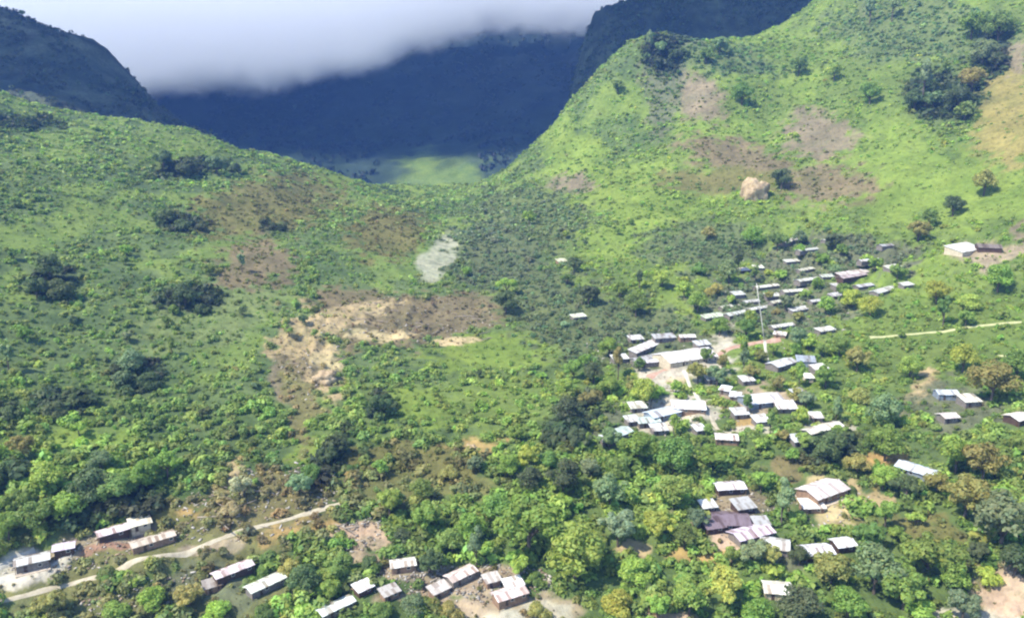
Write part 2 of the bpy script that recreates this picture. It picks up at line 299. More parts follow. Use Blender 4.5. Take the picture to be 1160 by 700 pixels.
# px, py of the roof's middle, length in pixels, tilt in the photo, depth in m, roof, walls, kind, short key, label
HOUSES = [
 (157,581,25,12,5,CREAM,W_CREAM,'shed','the small cream shed','small cream shed at the upper end of the dirt yard above the road'),
 (127,596,38,18,5,PINKW,W_BROWN,'house','the pinkish longhouse under dark trees','pinkish white longhouse with dark walls tucked under the dark trees'),
 (172,606,54,14,5,TANR,W_TAN,'house','the brown-walled longhouse','long brown walled house with tan roof standing over the dirt road'),
 (72,614,24,8,5,LILAC,W_BROWN,'house','the lilac-roofed hut','small lilac roofed hut between the pale hall and the red earth yard'),
 (36,630,42,14,9,LGREY,W_GREY,'hall','the pale weathered hall','pale grey weathered hall at the near left end of the roadside houses'),
 (263,640,48,20,4.5,PINKW,W_BROWN,'house','the narrow pinkish longhouse','narrow pinkish white longhouse alone below the dirt road'),
 (300,655,46,22,5,(.66,.70,.60),W_GREY,'house','the greenish white longhouse','greenish white longhouse half sunk in bushes below the orange earth patch'),
 (380,681,42,26,4.5,(.70,.76,.70),W_GREY,'house','the whitish roof beside dark bushes','whitish longhouse slanting past dark bushes at the bottom edge'),
 (411,659,18,26,4,WHITE,W_BROWN,'shed','the small white roadside shed','small white shed just uphill of the slanting whitish longhouse'),
 (456,633,28,8,5,(.76,.74,.66),W_TAN,'house','the white hut under green trees','white hut with low roof under the green trees of the valley bottom'),
 (522,645,34,18,5,(.72,.62,.58),W_GREY,'house','the rosy roof among rubble','rosy pale roofed house among the grey rubble and bushes'),
 (577,669,36,18,6,(.78,.66,.64),W_TAN,'house','the pinkish house by the pale earth','pinkish house with dark eaves above the patch of pale earth'),
 (581,655,20,14,4,WHITE,W_GREY,'shed','the white annex','small white annex directly behind the pinkish house with dark eaves'),
 (826,546,32,5,5,(.76,.74,.78),W_BROWN,'house','the lone white-roofed hut','white roofed hut with dark brown walls standing alone among trees'),
 (827,579,42,2,8,PURP,W_BROWN,'house','the dark purple roof','dark purple rusted roof house above the pinkish earth yard'),
 (851,598,46,10,5.5,LILAC,W_GREY,'house','the lilac longhouse','lilac white longhouse beside the dark purple roof'),
 (878,611,34,-8,7,(.66,.67,.64),W_GREY,'house','the faded grey-white house','faded grey white house touching the lower end of the lilac longhouse'),
 (932,551,46,12,8,(.74,.69,.68),W_TAN,'hall','the big gabled hall','big gabled hall with broad pinkish grey roof beside the sandy yard'),
 (920,567,24,4,4,(.80,.76,.70),W_TAN,'shed','the hall porch','white lean-to shed against the front of the big gabled hall'),
 (925,618,34,3,5,(.76,.77,.82),W_BROWN,'house','the wider of the white twin huts','wider of two white roofed huts standing end to end below the hall'),
 (955,610,22,4,5,(.78,.80,.82),W_BROWN,'house','the smaller white twin hut','smaller of two white roofed huts standing end to end below the hall'),
 (881,661,32,-2,6,(.80,.79,.70),W_CREAM,'house','the cream-white house in deep trees','cream white house alone in thick trees, lowest on the slope'),
 (1040,527,34,-20,6,BLUEW,W_BLUE,'house','the bluish house in the grove','bluish white house with broken roof outline in the grove'),
 (776,399,66,6,13,(.84,.83,.83),W_CREAM,'hall','the great white hall','great brilliant white roofed hall in the middle of the village'),
 (733,388,50,14,4,(.72,.70,.68),W_GREY,'house','the slanting row house','long white row house slanting up to the great white hall'),
 (738,398,44,12,4,GREYR,W_GREY,'house','the grey row house','long grey row house just below the slanting white one'),
 (735,406,38,4,4,(.56,.55,.57),W_GREY,'house','the low pale grey shed','low pale grey shed above the yellow earth bank'),
 (752,379,26,3,4,GREYR,W_GREY,'house','the grey hut behind the hall','dark grey hut behind the great white hall'),
 (778,378,18,3,4,(.68,.66,.62),W_TAN,'house','the beige hut behind the hall','beige hut directly behind the great white hall'),
 (720,380,16,4,4,LGREY,W_GREY,'shed','the shed at the row house tip','light grey shed at the upper tip of the slanting row house'),
 (779,454,40,-2,9,WHITE,W_TAN,'house','the white house with dark eaves','bright white house with dark eaves and orange wall below the great hall'),
 (751,463,36,12,6,BLUEW,W_BLUE,'house','the blue-white house','blue white house leaning against the bright white one with dark eaves'),
 (733,472,24,8,5,AQUA,W_GREY,'house','the aqua hut','pale aqua hut next to the blue white house'),
 (701,486,22,20,5,AQUA,W_GREY,'house','the mossy aqua roof','mossy aqua roofed hut at the downhill end of the pale roofs'),
 (722,456,18,4,4,(.66,.70,.60),W_GREY,'shed','the greenish shed','greenish white shed above the aqua hut'),
 (862,448,42,6,9,(.72,.75,.80),W_BLUE,'house','the wide bluish house','wide bluish white house with broad roof among grey trees'),
 (890,456,22,2,5,WHITE,W_GREY,'shed','the flat white shed','flat white shed at the end of the wide bluish house'),
 (823,491,26,-4,5,(.74,.68,.64),W_TAN,'house','the pale house by the orange bank','pale rosy house beside the small orange earth bank'),
 (885,408,30,10,6,(.68,.72,.74),W_GREY,'house','the silver house below the red wall','silvery roofed house just below the red earth terrace'),
 (913,405,22,-2,5,(.34,.38,.43),W_BLUE,'house','the slate-blue house','slate blue roofed house right beside the silvery one'),
 (928,413,16,8,4,WHITE,W_GREY,'shed','the white shed by the slate roof','white shed just below the slate blue roof'),
 (916,423,10,0,4,(.80,.79,.70),W_CREAM,'shed','the tiny cream hut','tiny cream hut alone below the slate blue roof'),
 (925,466,12,0,4,WHITE,W_GREY,'shed','the tiny bright hut','tiny bright white hut in bushes above the cream terrace'),
 (932,481,36,20,4,(.74,.72,.62),W_GREY,'house','the cream longhouse','cream longhouse slanting above a domed dark tree'),
 (822,437,11,-10,4,(.80,.80,.80),W_GREY,'shed','the upper tiny white hut','upper of two tiny white huts between the white hall and bluish house'),
 (833,444,11,-10,4,(.70,.74,.78),W_GREY,'shed','the lower tiny white hut','lower of two tiny white huts between the white hall and bluish house'),
 (894,266,18,12,5,(.76,.75,.68),W_GREY,'house','the topmost thin roof','thin whitish roof, topmost house of the hillside hamlet'),
 (921,278,30,7,4,(.58,.60,.54),W_GREY,'house','the grey-green long strip','grey green long roof one step below the topmost house'),
 (897,292,14,4,4,(.68,.70,.60),W_GREY,'house','the short pale hut','short pale hut below the grey green long roof'),
 (994,283,38,7,4,(.74,.74,.72),W_GREY,'house','the long silver roof','long silver roof at the hamlet end nearest the lime fields'),
 (1003,274,12,4,5,GREYR,W_GREY,'house','the small grey roof','small grey roof just behind the long silver one'),
 (969,299,32,9,4,(.72,.66,.62),W_BROWN,'house','the dusky pink longhouse','dusky pink longhouse in the middle of the hillside hamlet'),
 (966,308,34,4,5,(.50,.42,.41),W_BROWN,'house','the brownish pink lower house','brownish pink house directly under the dusky pink longhouse'),
 (918,312,28,7,4,(.68,.70,.62),W_GREY,'house','the sage longhouse','sage white longhouse uphill of two short pale roofs'),
 (937,309,13,2,4,(.62,.68,.58),W_GREY,'shed','the sage shed','sage green shed at the end of the sage white longhouse'),
 (900,325,23,6,4,(.74,.75,.62),W_GREY,'house','the butter-pale roof','butter pale roof with dark underside beside the tall leaning pole'),
 (868,320,25,5,4,(.78,.78,.66),W_GREY,'house','the roof at the pole top','pale cream roof level with the top of the tall leaning pole'),
 (876,328,14,4,4,(.60,.62,.54),W_GREY,'shed','the shed at the pole top','greyish shed under the cream roof at the pole top'),
 (862,345,27,9,4,(.74,.76,.70),W_GREY,'house','the roof behind the pole','white longhouse directly behind the tall leaning pole'),
 (835,350,24,9,4,(.66,.70,.62),W_GREY,'house','the grey-white roof by the pole','grey white longhouse in line with the one behind the pole'),
 (808,354,20,9,4,(.64,.72,.54),W_GREY,'house','the lime-tinted roof','lime tinted roof standing apart among the uphill bushes'),
 (886,364,22,8,4,(.70,.70,.62),W_GREY,'house','the roof above the red terrace','off white roof a little above the red earth terrace'),
 (884,374,12,-8,4,(.72,.68,.62),W_TAN,'shed','the shed on the red terrace','beige shed on the edge of the red earth terrace'),
 (935,369,16,9,4,(.76,.77,.68),W_GREY,'house','the lonely pale roof','lonely pale roof between the hamlet and the yellow green slope'),
 (1001,324,20,16,5,(.66,.68,.62),W_GREY,'house','the tilted grey roof','tilted grey white roof below the long silver roof'),
 (1027,318,10,8,4,(.68,.70,.62),W_GREY,'shed','the last hamlet shed','tiny whitish shed, last of the hamlet towards the ridge'),
 (842,302,11,2,4,(.70,.64,.60),W_BROWN,'shed','the rosy hamlet shed','rosy little shed at the forest end of the hamlet'),
 (859,299,9,2,4,(.74,.76,.62),W_GREY,'shed','the tiny yellowish shed','tiny yellowish shed next to the rosy little shed'),
 (836,329,11,4,4,(.60,.63,.58),W_GREY,'shed','the grey hut in the bushes','grey little hut in bushes below the rosy shed'),
 (1093,280,30,8,9,(.80,.82,.80),W_CREAM,'house','the white house on the spur','bright white house on the spur under the lime fields'),
 (1120,277,30,-3,8,BRWN,W_BROWN,'house','the brown hall on the spur','long dark brown roofed hall joined to the bright white spur house'),
 (1072,441,24,0,5,BLUEW,W_BLUE,'house','the powder-blue house','powder blue roofed house with deep dark wall by the earth slip'),
 (1098,449,18,6,5,(.78,.79,.70),W_GREY,'house','the ivory house','ivory house beside the powder blue one'),
 (1074,467,18,2,5,(.74,.68,.66),W_GREY,'house','the pinkish house under the blue one','pinkish white house below the powder blue one'),
 (1154,468,20,8,6,(.80,.76,.70),W_BROWN,'house','the house at the frame edge','white house with brown wall cut by the photograph edge'),
 (655,354,13,8,4,(.74,.78,.60),W_GREY,'shed','the lone field hut','lone whitish field hut among trees above the valley floor'),
 (636,292,9,4,4,(.72,.76,.50),W_TAN,'shed','the yellowish field hut','yellowish field hut far up the valley floor'),
 (882,337,18,8,4,(0.68,0.68,0.55),W_GREY,'house','','weathered pale roofed house half hidden in bushes of the hillside hamlet'),
 (906,346,20,8,4,(0.63,0.63,0.59),W_GREY,'house','','weathered pale roofed house half hidden in bushes of the hillside hamlet'),
 (926,336,14,8,4,(0.63,0.63,0.59),W_GREY,'house','','weathered pale roofed house half hidden in bushes of the hillside hamlet'),
 (912,301,16,8,4,(0.68,0.68,0.55),W_GREY,'house','','weathered pale roofed house half hidden in bushes of the hillside hamlet'),
 (951,319,12,8,4,(0.63,0.63,0.59),W_GREY,'house','','weathered pale roofed house half hidden in bushes of the hillside hamlet'),
 (850,337,14,8,4,(0.58,0.58,0.53),W_GREY,'house','','weathered pale roofed house half hidden in bushes of the hillside hamlet'),
 (978,319,16,8,4,(0.60,0.60,0.61),W_GREY,'house','','weathered pale roofed house half hidden in bushes of the hillside hamlet'),
 (1012,299,14,8,4,(0.68,0.68,0.55),W_GREY,'house','','weathered pale roofed house half hidden in bushes of the hillside hamlet'),
 (940,268,12,8,4,(0.58,0.58,0.53),W_GREY,'house','','weathered pale roofed house half hidden in bushes of the hillside hamlet'),
 (822,343,12,8,4,(0.68,0.68,0.55),W_GREY,'house','','weathered pale roofed house half hidden in bushes of the hillside hamlet'),
 (948,330,14,8,4,(0.60,0.60,0.61),W_GREY,'house','','weathered pale roofed house half hidden in bushes of the hillside hamlet'),
 (795,386,16,6,4,(0.55,0.57,0.57),W_GREY,'shed','','small tin roofed shed squeezed between houses and trees of the middle village'),
 (806,425,12,6,4,(0.63,0.65,0.64),W_GREY,'shed','','small tin roofed shed squeezed between houses and trees of the middle village'),
 (846,426,14,6,4,(0.63,0.65,0.64),W_GREY,'shed','','small tin roofed shed squeezed between houses and trees of the middle village'),
 (838,463,16,6,4,(0.59,0.61,0.61),W_GREY,'shed','','small tin roofed shed squeezed between houses and trees of the middle village'),
 (862,471,16,6,4,(0.71,0.73,0.71),W_GREY,'shed','','small tin roofed shed squeezed between houses and trees of the middle village'),
 (905,441,14,6,4,(0.55,0.57,0.57),W_GREY,'shed','','small tin roofed shed squeezed between houses and trees of the middle village'),
 (792,481,12,6,4,(0.71,0.73,0.71),W_GREY,'shed','','small tin roofed shed squeezed between houses and trees of the middle village'),
 (716,471,14,6,4,(0.63,0.65,0.64),W_GREY,'shed','','small tin roofed shed squeezed between houses and trees of the middle village'),
 (688,493,14,6,4,(0.59,0.61,0.61),W_GREY,'shed','','small tin roofed shed squeezed between houses and trees of the middle village'),
 (746,481,16,6,4,(0.63,0.65,0.64),W_GREY,'shed','','small tin roofed shed squeezed between houses and trees of the middle village'),
 (905,493,16,6,4,(0.55,0.57,0.57),W_GREY,'shed','','small tin roofed shed squeezed between houses and trees of the middle village'),
 (702,402,18,6,4,(0.71,0.73,0.71),W_GREY,'shed','','small tin roofed shed squeezed between houses and trees of the middle village'),
 (240,656,20,18,4,(0.34,0.31,0.28),W_TAN,'shed','','weathered brownish shed among rubble and scrub near the dirt road'),
 (497,661,22,18,4,(0.54,0.50,0.46),W_TAN,'shed','','weathered brownish shed among rubble and scrub near the dirt road'),
 (557,650,16,18,4,(0.54,0.50,0.46),W_TAN,'shed','','weathered brownish shed among rubble and scrub near the dirt road'),
 (441,664,20,18,4,(0.44,0.41,0.37),W_TAN,'shed','','weathered brownish shed among rubble and scrub near the dirt road'),
 (842,567,22,5,5,GREYR,W_BROWN,'shed','','old dull roofed shed crowding around the dark purple roof'),
 (808,589,22,5,5,PURP,W_BROWN,'shed','','old dull roofed shed crowding around the dark purple roof'),
 (802,567,16,5,5,LGREY,W_BROWN,'shed','','old dull roofed shed crowding around the dark purple roof'),
 (862,586,16,5,5,GREYR,W_BROWN,'shed','','old dull roofed shed crowding around the dark purple roof'),
]
HOUSES = [q for q in HOUSES if q[7]]
placed = []
for q in HOUSES:
    px, py, Lp, tilt, dep = q[:5]
    c = at(px, py, 3.3)
    k = 0.5 * Lp; a_ = R(tilt)
    def level(qx, qy):                            # a ray met with the level plane of the eaves
        a1, b1, c1 = ray(qx, qy); t1 = (c.z + 3.3) / c1; return a1 * t1, b1 * t1
    (ax_, ay_), (bx_, by_) = level(px - k * cos(a_), py + k * sin(a_)), level(px + k * cos(a_), py - k * sin(a_))
    ang = math.atan2(by_ - ay_, bx_ - ax_); ang = max(-0.95, min(0.95, ang))
    D = Vector((c.x, c.y, c.z)).length
    if py < 376 and px < 1050: Lp *= 1.2
    L = min(max((1.08 if py < 376 and px < 1050 else .9) * math.hypot(bx_ - ax_, by_ - ay_), 2.6), 24) if abs(ang) < .94 else min(Lp * D / F, 18)
    if py > 570 and px < 600: dep = min(dep * .7, 4.2)
    # the crown of the roof sits about 3.3 m over the ground
    placed.append([c, ang, L, dep])
for c, ang, L, dep in placed: PADS.append((c.x, c.y, c.z, max(L, dep) * .62))
for pl in placed: pl[0].z = max(c2 for c2 in [float(h(pl[0].x, pl[0].y))])

# ------------------------------------------------------------------ ground sheet
ys = np.r_[np.linspace(-160, 95, 24), np.geomspace(102, 1000, 620), np.linspace(1010, 1400, 40)]
us = np.r_[np.linspace(-2.2, -0.86, 40, endpoint=False), np.linspace(-0.86, 0.86, 560), np.linspace(0.86, 2.2, 41)[1:]]
Yg, Ug = np.meshgrid(ys, us, indexing='ij'); Xg = Ug * (np.maximum(Yg, 0) + 70); Zg = h(Xg, Yg)
gx, gy, gz = Xg.ravel(), Yg.ravel(), Zg.ravel()
gcol = cover(gx, gy, gz)[0]
def grid_faces(a, b):
    i = np.arange(a * b).reshape(a, b); return np.c_[i[:-1, :-1].ravel(), i[:-1, 1:].ravel(), i[1:, 1:].ravel(), i[1:, :-1].ravel()]
tag(mesh('ground', np.c_[gx, gy, gz], grid_faces(len(ys), len(us)), M_GROUND, tint=gcol, smooth=True), kind='structure')

# ------------------------------------------------------------------ hills behind, the far mountain
def hill(name, pts, x0, x1, y0, y1, nx, ny, rough, colf, mat, kind='structure'):
    f = RBF(pts, .005); X, Y = np.meshgrid(np.linspace(x0, x1, nx), np.linspace(y0, y1, ny))
    Z = f(X, Y); Z = Z + rough(X, Y); x, y, z = X.ravel(), Y.ravel(), Z.ravel()
    o = mesh(name, np.c_[x, y, z], grid_faces(ny, nx), mat, tint=colf(x, y, z), smooth=True); return tag(o, kind=kind), (lambda a, b: f(a, b) + rough(np.asarray(a, float), np.asarray(b, float)))
def forest_col(c, s=22.0, seed=5):
    def g(x, y, z):
        n = fbm(x / s, (y + z) / s, seed, 4)[:, None]; n2 = fbm(x / 90, (y + z) / 90, seed + 9, 3)[:, None]
        return np.clip(np.array(c) * (1 + .45 * n) * (1 + .3 * n2 * np.array((1.2, .9, .6))), .01, .4)
    return g
M_HILL = ground_material('wooded_hill', 3.0)
lr = [P(*q) for q in [(-250,-30,1000),(-120,0,1000),(-40,10,1000),(0,13,1000),(30,23,1000),(70,37,1000),(100,47,1000),(118,62,1000),(133,82,1000),(150,100,1000),(178,120,1000),(215,143,1000),(260,165,1000),(330,200,1000),(420,225,1000)]]
lr += [P(*q) for q in [(-250,100,820),(0,125,800),(100,150,800),(200,175,800),(300,200,800),(420,235,800),(0,70,900),(100,100,900),(-250,40,900),(150,130,900),(215,160,900)]]
lr += [(q[0] * 1.15, 1180, q[2] - 70) for q in lr[:15]]
_, lrf = hill('ridge', lr, -900, -150, 790, 1200, 260, 150, lambda X, Y: fbm(X / 60, Y / 60, 61, 5, .55) * 6 * sstep(1200, 1030, Y) + fbm(X / 9, Y / 9, 66, 2) * 1.3, forest_col((.085,.100,.062)), M_HILL)
rc = [P(*q) for q in [(560,240,1080),(610,190,1080),(640,130,1080),(655,80,1080),(664,36,1080),(678,14,1080),(700,5,1080),(730,-2,1080),(800,-12,1080),(900,-25,1080),(1000,-50,1080),(1200,-90,1080)]]
rc += [P(*q) for q in [(600,240,960),(660,165,960),(700,110,960),(760,90,960),(850,75,960),(950,60,960),(1100,20,960),(680,70,1020),(720,45,1020),(800,30,1020),(900,10,1020)]]
rc += [(q[0] + 30, 1260, q[2] - 60) for q in rc[:12]]
_, rcf = hill('cliff_ridge', rc, -60, 800, 950, 1290, 260, 130, lambda X, Y: fbm(X / 45, Y / 70, 71, 5, .6) * 5 * sstep(1290, 1100, Y) + fbm(X / 7, Y / 30, 76, 3) * 2.2, forest_col((.055,.072,.045), 12, 15), M_HILL)
fm = [P(*q) for q in [(-200,60,2350),(0,60,2350),(150,70,2350),(300,60,2350),(420,40,2350),(500,28,2350),(560,21,2350),(620,25,2350),(680,28,2350),(760,10,2350),(1000,0,2350)]]
fm += [P(*q) for q in [(-200,215,1480),(0,215,1480),(200,218,1480),(350,222,1480),(490,220,1480),(600,220,1480),(800,220,1480),(1000,220,1480),
                       (200,160,1750),(350,187,1570),(490,184,1580),(600,180,1580),(430,168,1690),(520,160,1690),(800,150,1750),(350,130,2000),(490,120,2000),(600,90,2000),(150,110,2000)]]
fm += [(q[0], 2900, q[2] - 120) for q in fm[:11]]
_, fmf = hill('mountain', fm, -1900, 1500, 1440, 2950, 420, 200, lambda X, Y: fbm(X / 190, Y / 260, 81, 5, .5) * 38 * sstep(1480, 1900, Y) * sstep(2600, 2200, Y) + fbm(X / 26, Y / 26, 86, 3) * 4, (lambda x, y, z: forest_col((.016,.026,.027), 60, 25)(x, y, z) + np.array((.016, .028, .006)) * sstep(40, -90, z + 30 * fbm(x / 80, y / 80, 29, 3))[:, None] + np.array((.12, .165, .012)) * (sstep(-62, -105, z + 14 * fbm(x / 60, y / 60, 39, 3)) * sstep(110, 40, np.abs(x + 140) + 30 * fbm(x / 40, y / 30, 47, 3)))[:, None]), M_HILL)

# ------------------------------------------------------------------ clouds and the air of the valley
M_SHADE_CLOUD, t, b = material('shade_cloud_surface', 1.0, 0.0); b.inputs['Base Color'].default_value = (.8, .8, .82, 1)
tr = N(t, 'ShaderNodeBsdfTranslucent'); tr.inputs['Color'].default_value = (.6, .6, .62, 1); mx = N(t, 'ShaderNodeMixShader'); mx.inputs[0].default_value = .5
t.links.new(b.outputs[0], mx.inputs[1]); t.links.new(tr.outputs[0], mx.inputs[2]); t.links.new(mx.outputs[0], t.nodes['Material Output'].inputs[0])
def shade_cloud_layer(x0, x1, y0, y1, zc, th):
    nx, ny = 120, 60; X, Y = np.meshgrid(np.linspace(x0, x1, nx), np.linspace(y0, y1, ny))
    e = np.minimum(np.minimum(X - x0, x1 - X) / 90, np.minimum(Y - y0, y1 - Y) / 60); e = np.sqrt(np.clip(e, 0, 1))
    lo_ = 690 + 160 * sstep(-570, -470, X); Yw = lo_ + (Y - y0) * (y1 - lo_) / (y1 - y0) + fbm(X / 120, Y / 300, 91, 3) * 22  # near edge shaped so the shadow falls on the ridges, not the valley
    top = zc + e * th * (1 + .5 * fbm(X / 80, Y / 80, 93, 4)); bot = zc - e * th * .4 * (1 + .5 * fbm(X / 60, Y / 60, 95, 4))
    V = np.r_[np.c_[X.ravel(), Yw.ravel(), top.ravel() + .5], np.c_[X.ravel(), Yw.ravel(), bot.ravel() - .5]]
    f = grid_faces(ny, nx); n = nx * ny; i = np.arange(n).reshape(ny, nx)
    rim = np.r_[i[0, :], i[1:, -1], i[-1, -2::-1], i[-2:0:-1, 0]]; r2 = np.roll(rim, -1)
    return mesh('shade_cloud', V, np.r_[f, (f + n)[:, ::-1], np.c_[rim, rim + n, r2 + n, r2]], M_SHADE_CLOUD, smooth=True)
tag(shade_cloud_layer(-1200, 330, 690, 1190, 430, 45), kind='stuff')  # unseen cloud slab added overhead to keep sun off the ridge and cliff

mv = bpy.data.materials.new('cloud_bank'); mv.use_nodes = True; t = mv.node_tree; t.nodes.remove(t.nodes['Principled BSDF'])
pv = N(t, 'ShaderNodeVolumePrincipled'); pv.inputs['Color'].default_value = (.968, .972, .990, 1); pv.inputs['Anisotropy'].default_value = -0.1
t.links.new(pv.outputs[0], t.nodes['Material Output'].inputs['Volume'])
tc = N(t, 'ShaderNodeTexCoord'); sx = N(t, 'ShaderNodeSeparateXYZ'); t.links.new(tc.outputs['Object'], sx.inputs[0])
def mth(op, a, b_=None, c_=None):
    n = N(t, 'ShaderNodeMath', operation=op)
    for i, v in enumerate((a, b_, c_)):
        if v is None: continue
        if hasattr(v, 'type'): t.links.new(v, n.inputs[i])
        else: n.inputs[i].default_value = v
    return n.outputs[0]
u_ = mth('DIVIDE', sx.outputs[0], sx.outputs[1])          # bearing: the cloud base climbs to the east and with distance
mr = N(t, 'ShaderNodeMapRange'); mr.interpolation_type = 'SMOOTHSTEP'; t.links.new(u_, mr.inputs[0])
for i, v in ((1, -.30), (2, .0), (3, 0), (4, .058)): mr.inputs[i].default_value = v
zb = mth('MULTIPLY', mth('ADD', mr.outputs[0], mth('MULTIPLY_ADD', u_, 0.03, .043)), sx.outputs[1])
ns = N(t, 'ShaderNodeTexNoise', i_Scale=0.009, i_Detail=5, i_Roughness=.6); t.links.new(tc.outputs['Object'], ns.inputs['Vector'])
ns2 = N(t, 'ShaderNodeTexNoise', i_Scale=0.03, i_Detail=4, i_Roughness=.6); t.links.new(tc.outputs['Object'], ns2.inputs['Vector'])
zz = mth('ADD', mth('ADD', mth('SUBTRACT', sx.outputs[2], zb), mth('MULTIPLY_ADD', ns.outputs['Fac'], 110, -55)), mth('MULTIPLY_ADD', ns2.outputs['Fac'], 60, -30))
dn = N(t, 'ShaderNodeMapRange'); dn.interpolation_type = 'SMOOTHSTEP'; t.links.new(zz, dn.inputs[0])
for i, v in ((1, -16), (2, 44), (3, 0), (4, .02)): dn.inputs[i].default_value = v
t.links.new(dn.outputs[0], pv.inputs['Density'])
cb = MB(); cb.box(-1700, 900, 1530, 2150, -20, 350); tag(cb.build('cloud_bank', mv), kind='stuff')

mh = bpy.data.materials.new('haze_air'); mh.use_nodes = True; t = mh.node_tree; t.nodes.remove(t.nodes['Principled BSDF'])
pv = N(t, 'ShaderNodeVolumePrincipled'); pv.inputs['Color'].default_value = (.17, .37, 1.0, 1); pv.inputs['Density'].default_value = .00013; pv.inputs['Anisotropy'].default_value = 0.0
t.links.new(pv.outputs[0], t.nodes['Material Output'].inputs['Volume'])
hz = MB(); zmin = float(gz.min())
hz.box(float(gx.min()) - 5, float(gx.max()) + 5, -165, 1432, zmin - 1, max(float(gz.max()), 300) + 5); tag(hz.build('haze', mh), kind='stuff')
#PART2
# ------------------------------------------------------------------ roads and footpaths
def seg_dist(x, y, poly):
    d = np.full(np.shape(x), 1e9)
    for (ax, ay), (bx, by) in zip(poly[:-1], poly[1:]):
        vx, vy = bx - ax, by - ay; t_ = np.clip(((x - ax) * vx + (y - ay) * vy) / (vx * vx + vy * vy + 1e-9), 0, 1)
        d = np.minimum(d, np.hypot(x - ax - t_ * vx, y - ay - t_ * vy))
    return d
def road_material(name, c1, c2):
    m, t, b = material(name, 0.95, 0.1)
    t.links.new(ramp(t, noise(t, 0.5, 6), [(0.3, c1), (0.7, c2)]), b.inputs['Base Color']); bump(t, b, noise(t, 2.0, 5), .15); return m
M_ROAD = road_material('pale_dirt', (.30,.255,.18), (.47,.42,.31)); M_GREYROAD = road_material('grey_dirt', (.32,.30,.25), (.50,.48,.42))
M_REDROAD = road_material('reddish_dirt', (.30,.17,.12), (.42,.30,.23)); M_PATH = road_material('trodden_path', (.38,.36,.29), (.58,.56,.47)); M_LIMEPATH = road_material('grassy_path', (.30,.31,.14), (.42,.41,.22))
ROADS = [('dirt_road', [(-40,690),(30,674),(80,660),(140,643),(190,630),(240,613),(290,597),(345,582),(385,571)], 1.7, M_ROAD),
 ('dirt_track', [(-20,664),(10,653),(40,643),(66,634),(85,622)], 2.6, M_GREYROAD), ('dirt_track', [(-25,654),(0,642),(20,633),(40,625)], 2.4, M_GREYROAD),
 ('village_road', [(735,428),(752,420),(764,412),(790,408),(812,402),(832,393),(855,388),(884,384)], 3.6, M_REDROAD),
 ('footpath', [(866,386),(868,400),(872,413)], 1.5, M_PATH),
 ('grass_track', [(985,382),(1010,380),(1040,378),(1068,376),(1100,370),(1130,367),(1158,364),(1180,364)], 2.0, M_LIMEPATH), ('grass_track', [(1130,403),(1155,401),(1180,402)], 1.6, M_LIMEPATH),
 ('village_road', [(790,470),(800,462),(808,478),(815,492),(845,489)], 2.0, M_ROAD), ('footpath', [(775,420),(783,440),(800,462)], 1.8, M_PATH)]
RPOLY = []
for name, pp, wd, mt in ROADS:
    w3 = [at(*p) for p in pp]; xs = np.array([p.x for p in w3]); yy = np.array([p.y for p in w3])
    s_ = np.r_[0, np.cumsum(np.hypot(np.diff(xs), np.diff(yy)))]; q = np.linspace(0, s_[-1], max(8, int(s_[-1] / 1.2)))
    X, Y = np.interp(q, s_, xs), np.interp(q, s_, yy)
    k = np.ones(9) / 9; n = len(q)
    if n > 20:
        Xp, Yp = np.pad(X, 4, mode='reflect', reflect_type='odd'), np.pad(Y, 4, mode='reflect', reflect_type='odd'); X, Y = np.convolve(Xp, k, 'valid'), np.convolve(Yp, k, 'valid')
    RPOLY.append((list(zip(X[::4], Y[::4])), wd))
    tx, ty = np.gradient(X), np.gradient(Y); l = np.hypot(tx, ty) + 1e-9; nx, ny = -ty / l, tx / l
    hw = wd * .5 * (1 + .28 * fbm(q / 7, q * 0, 33, 3)); V = []
    offs = (-1, -.5, 0, .5, 1)
    for o_ in offs:
        x, y = X + nx * hw * o_, Y + ny * hw * o_; V.append(np.c_[x, y, h(x, y) + (0.16 if abs(o_) < 1 else -.03)])
    V = np.stack(V, 1).reshape(-1, 3)
    tag(mesh(name, V, grid_faces(n, 5)[:, ::-1], mt, smooth=True), kind='structure')

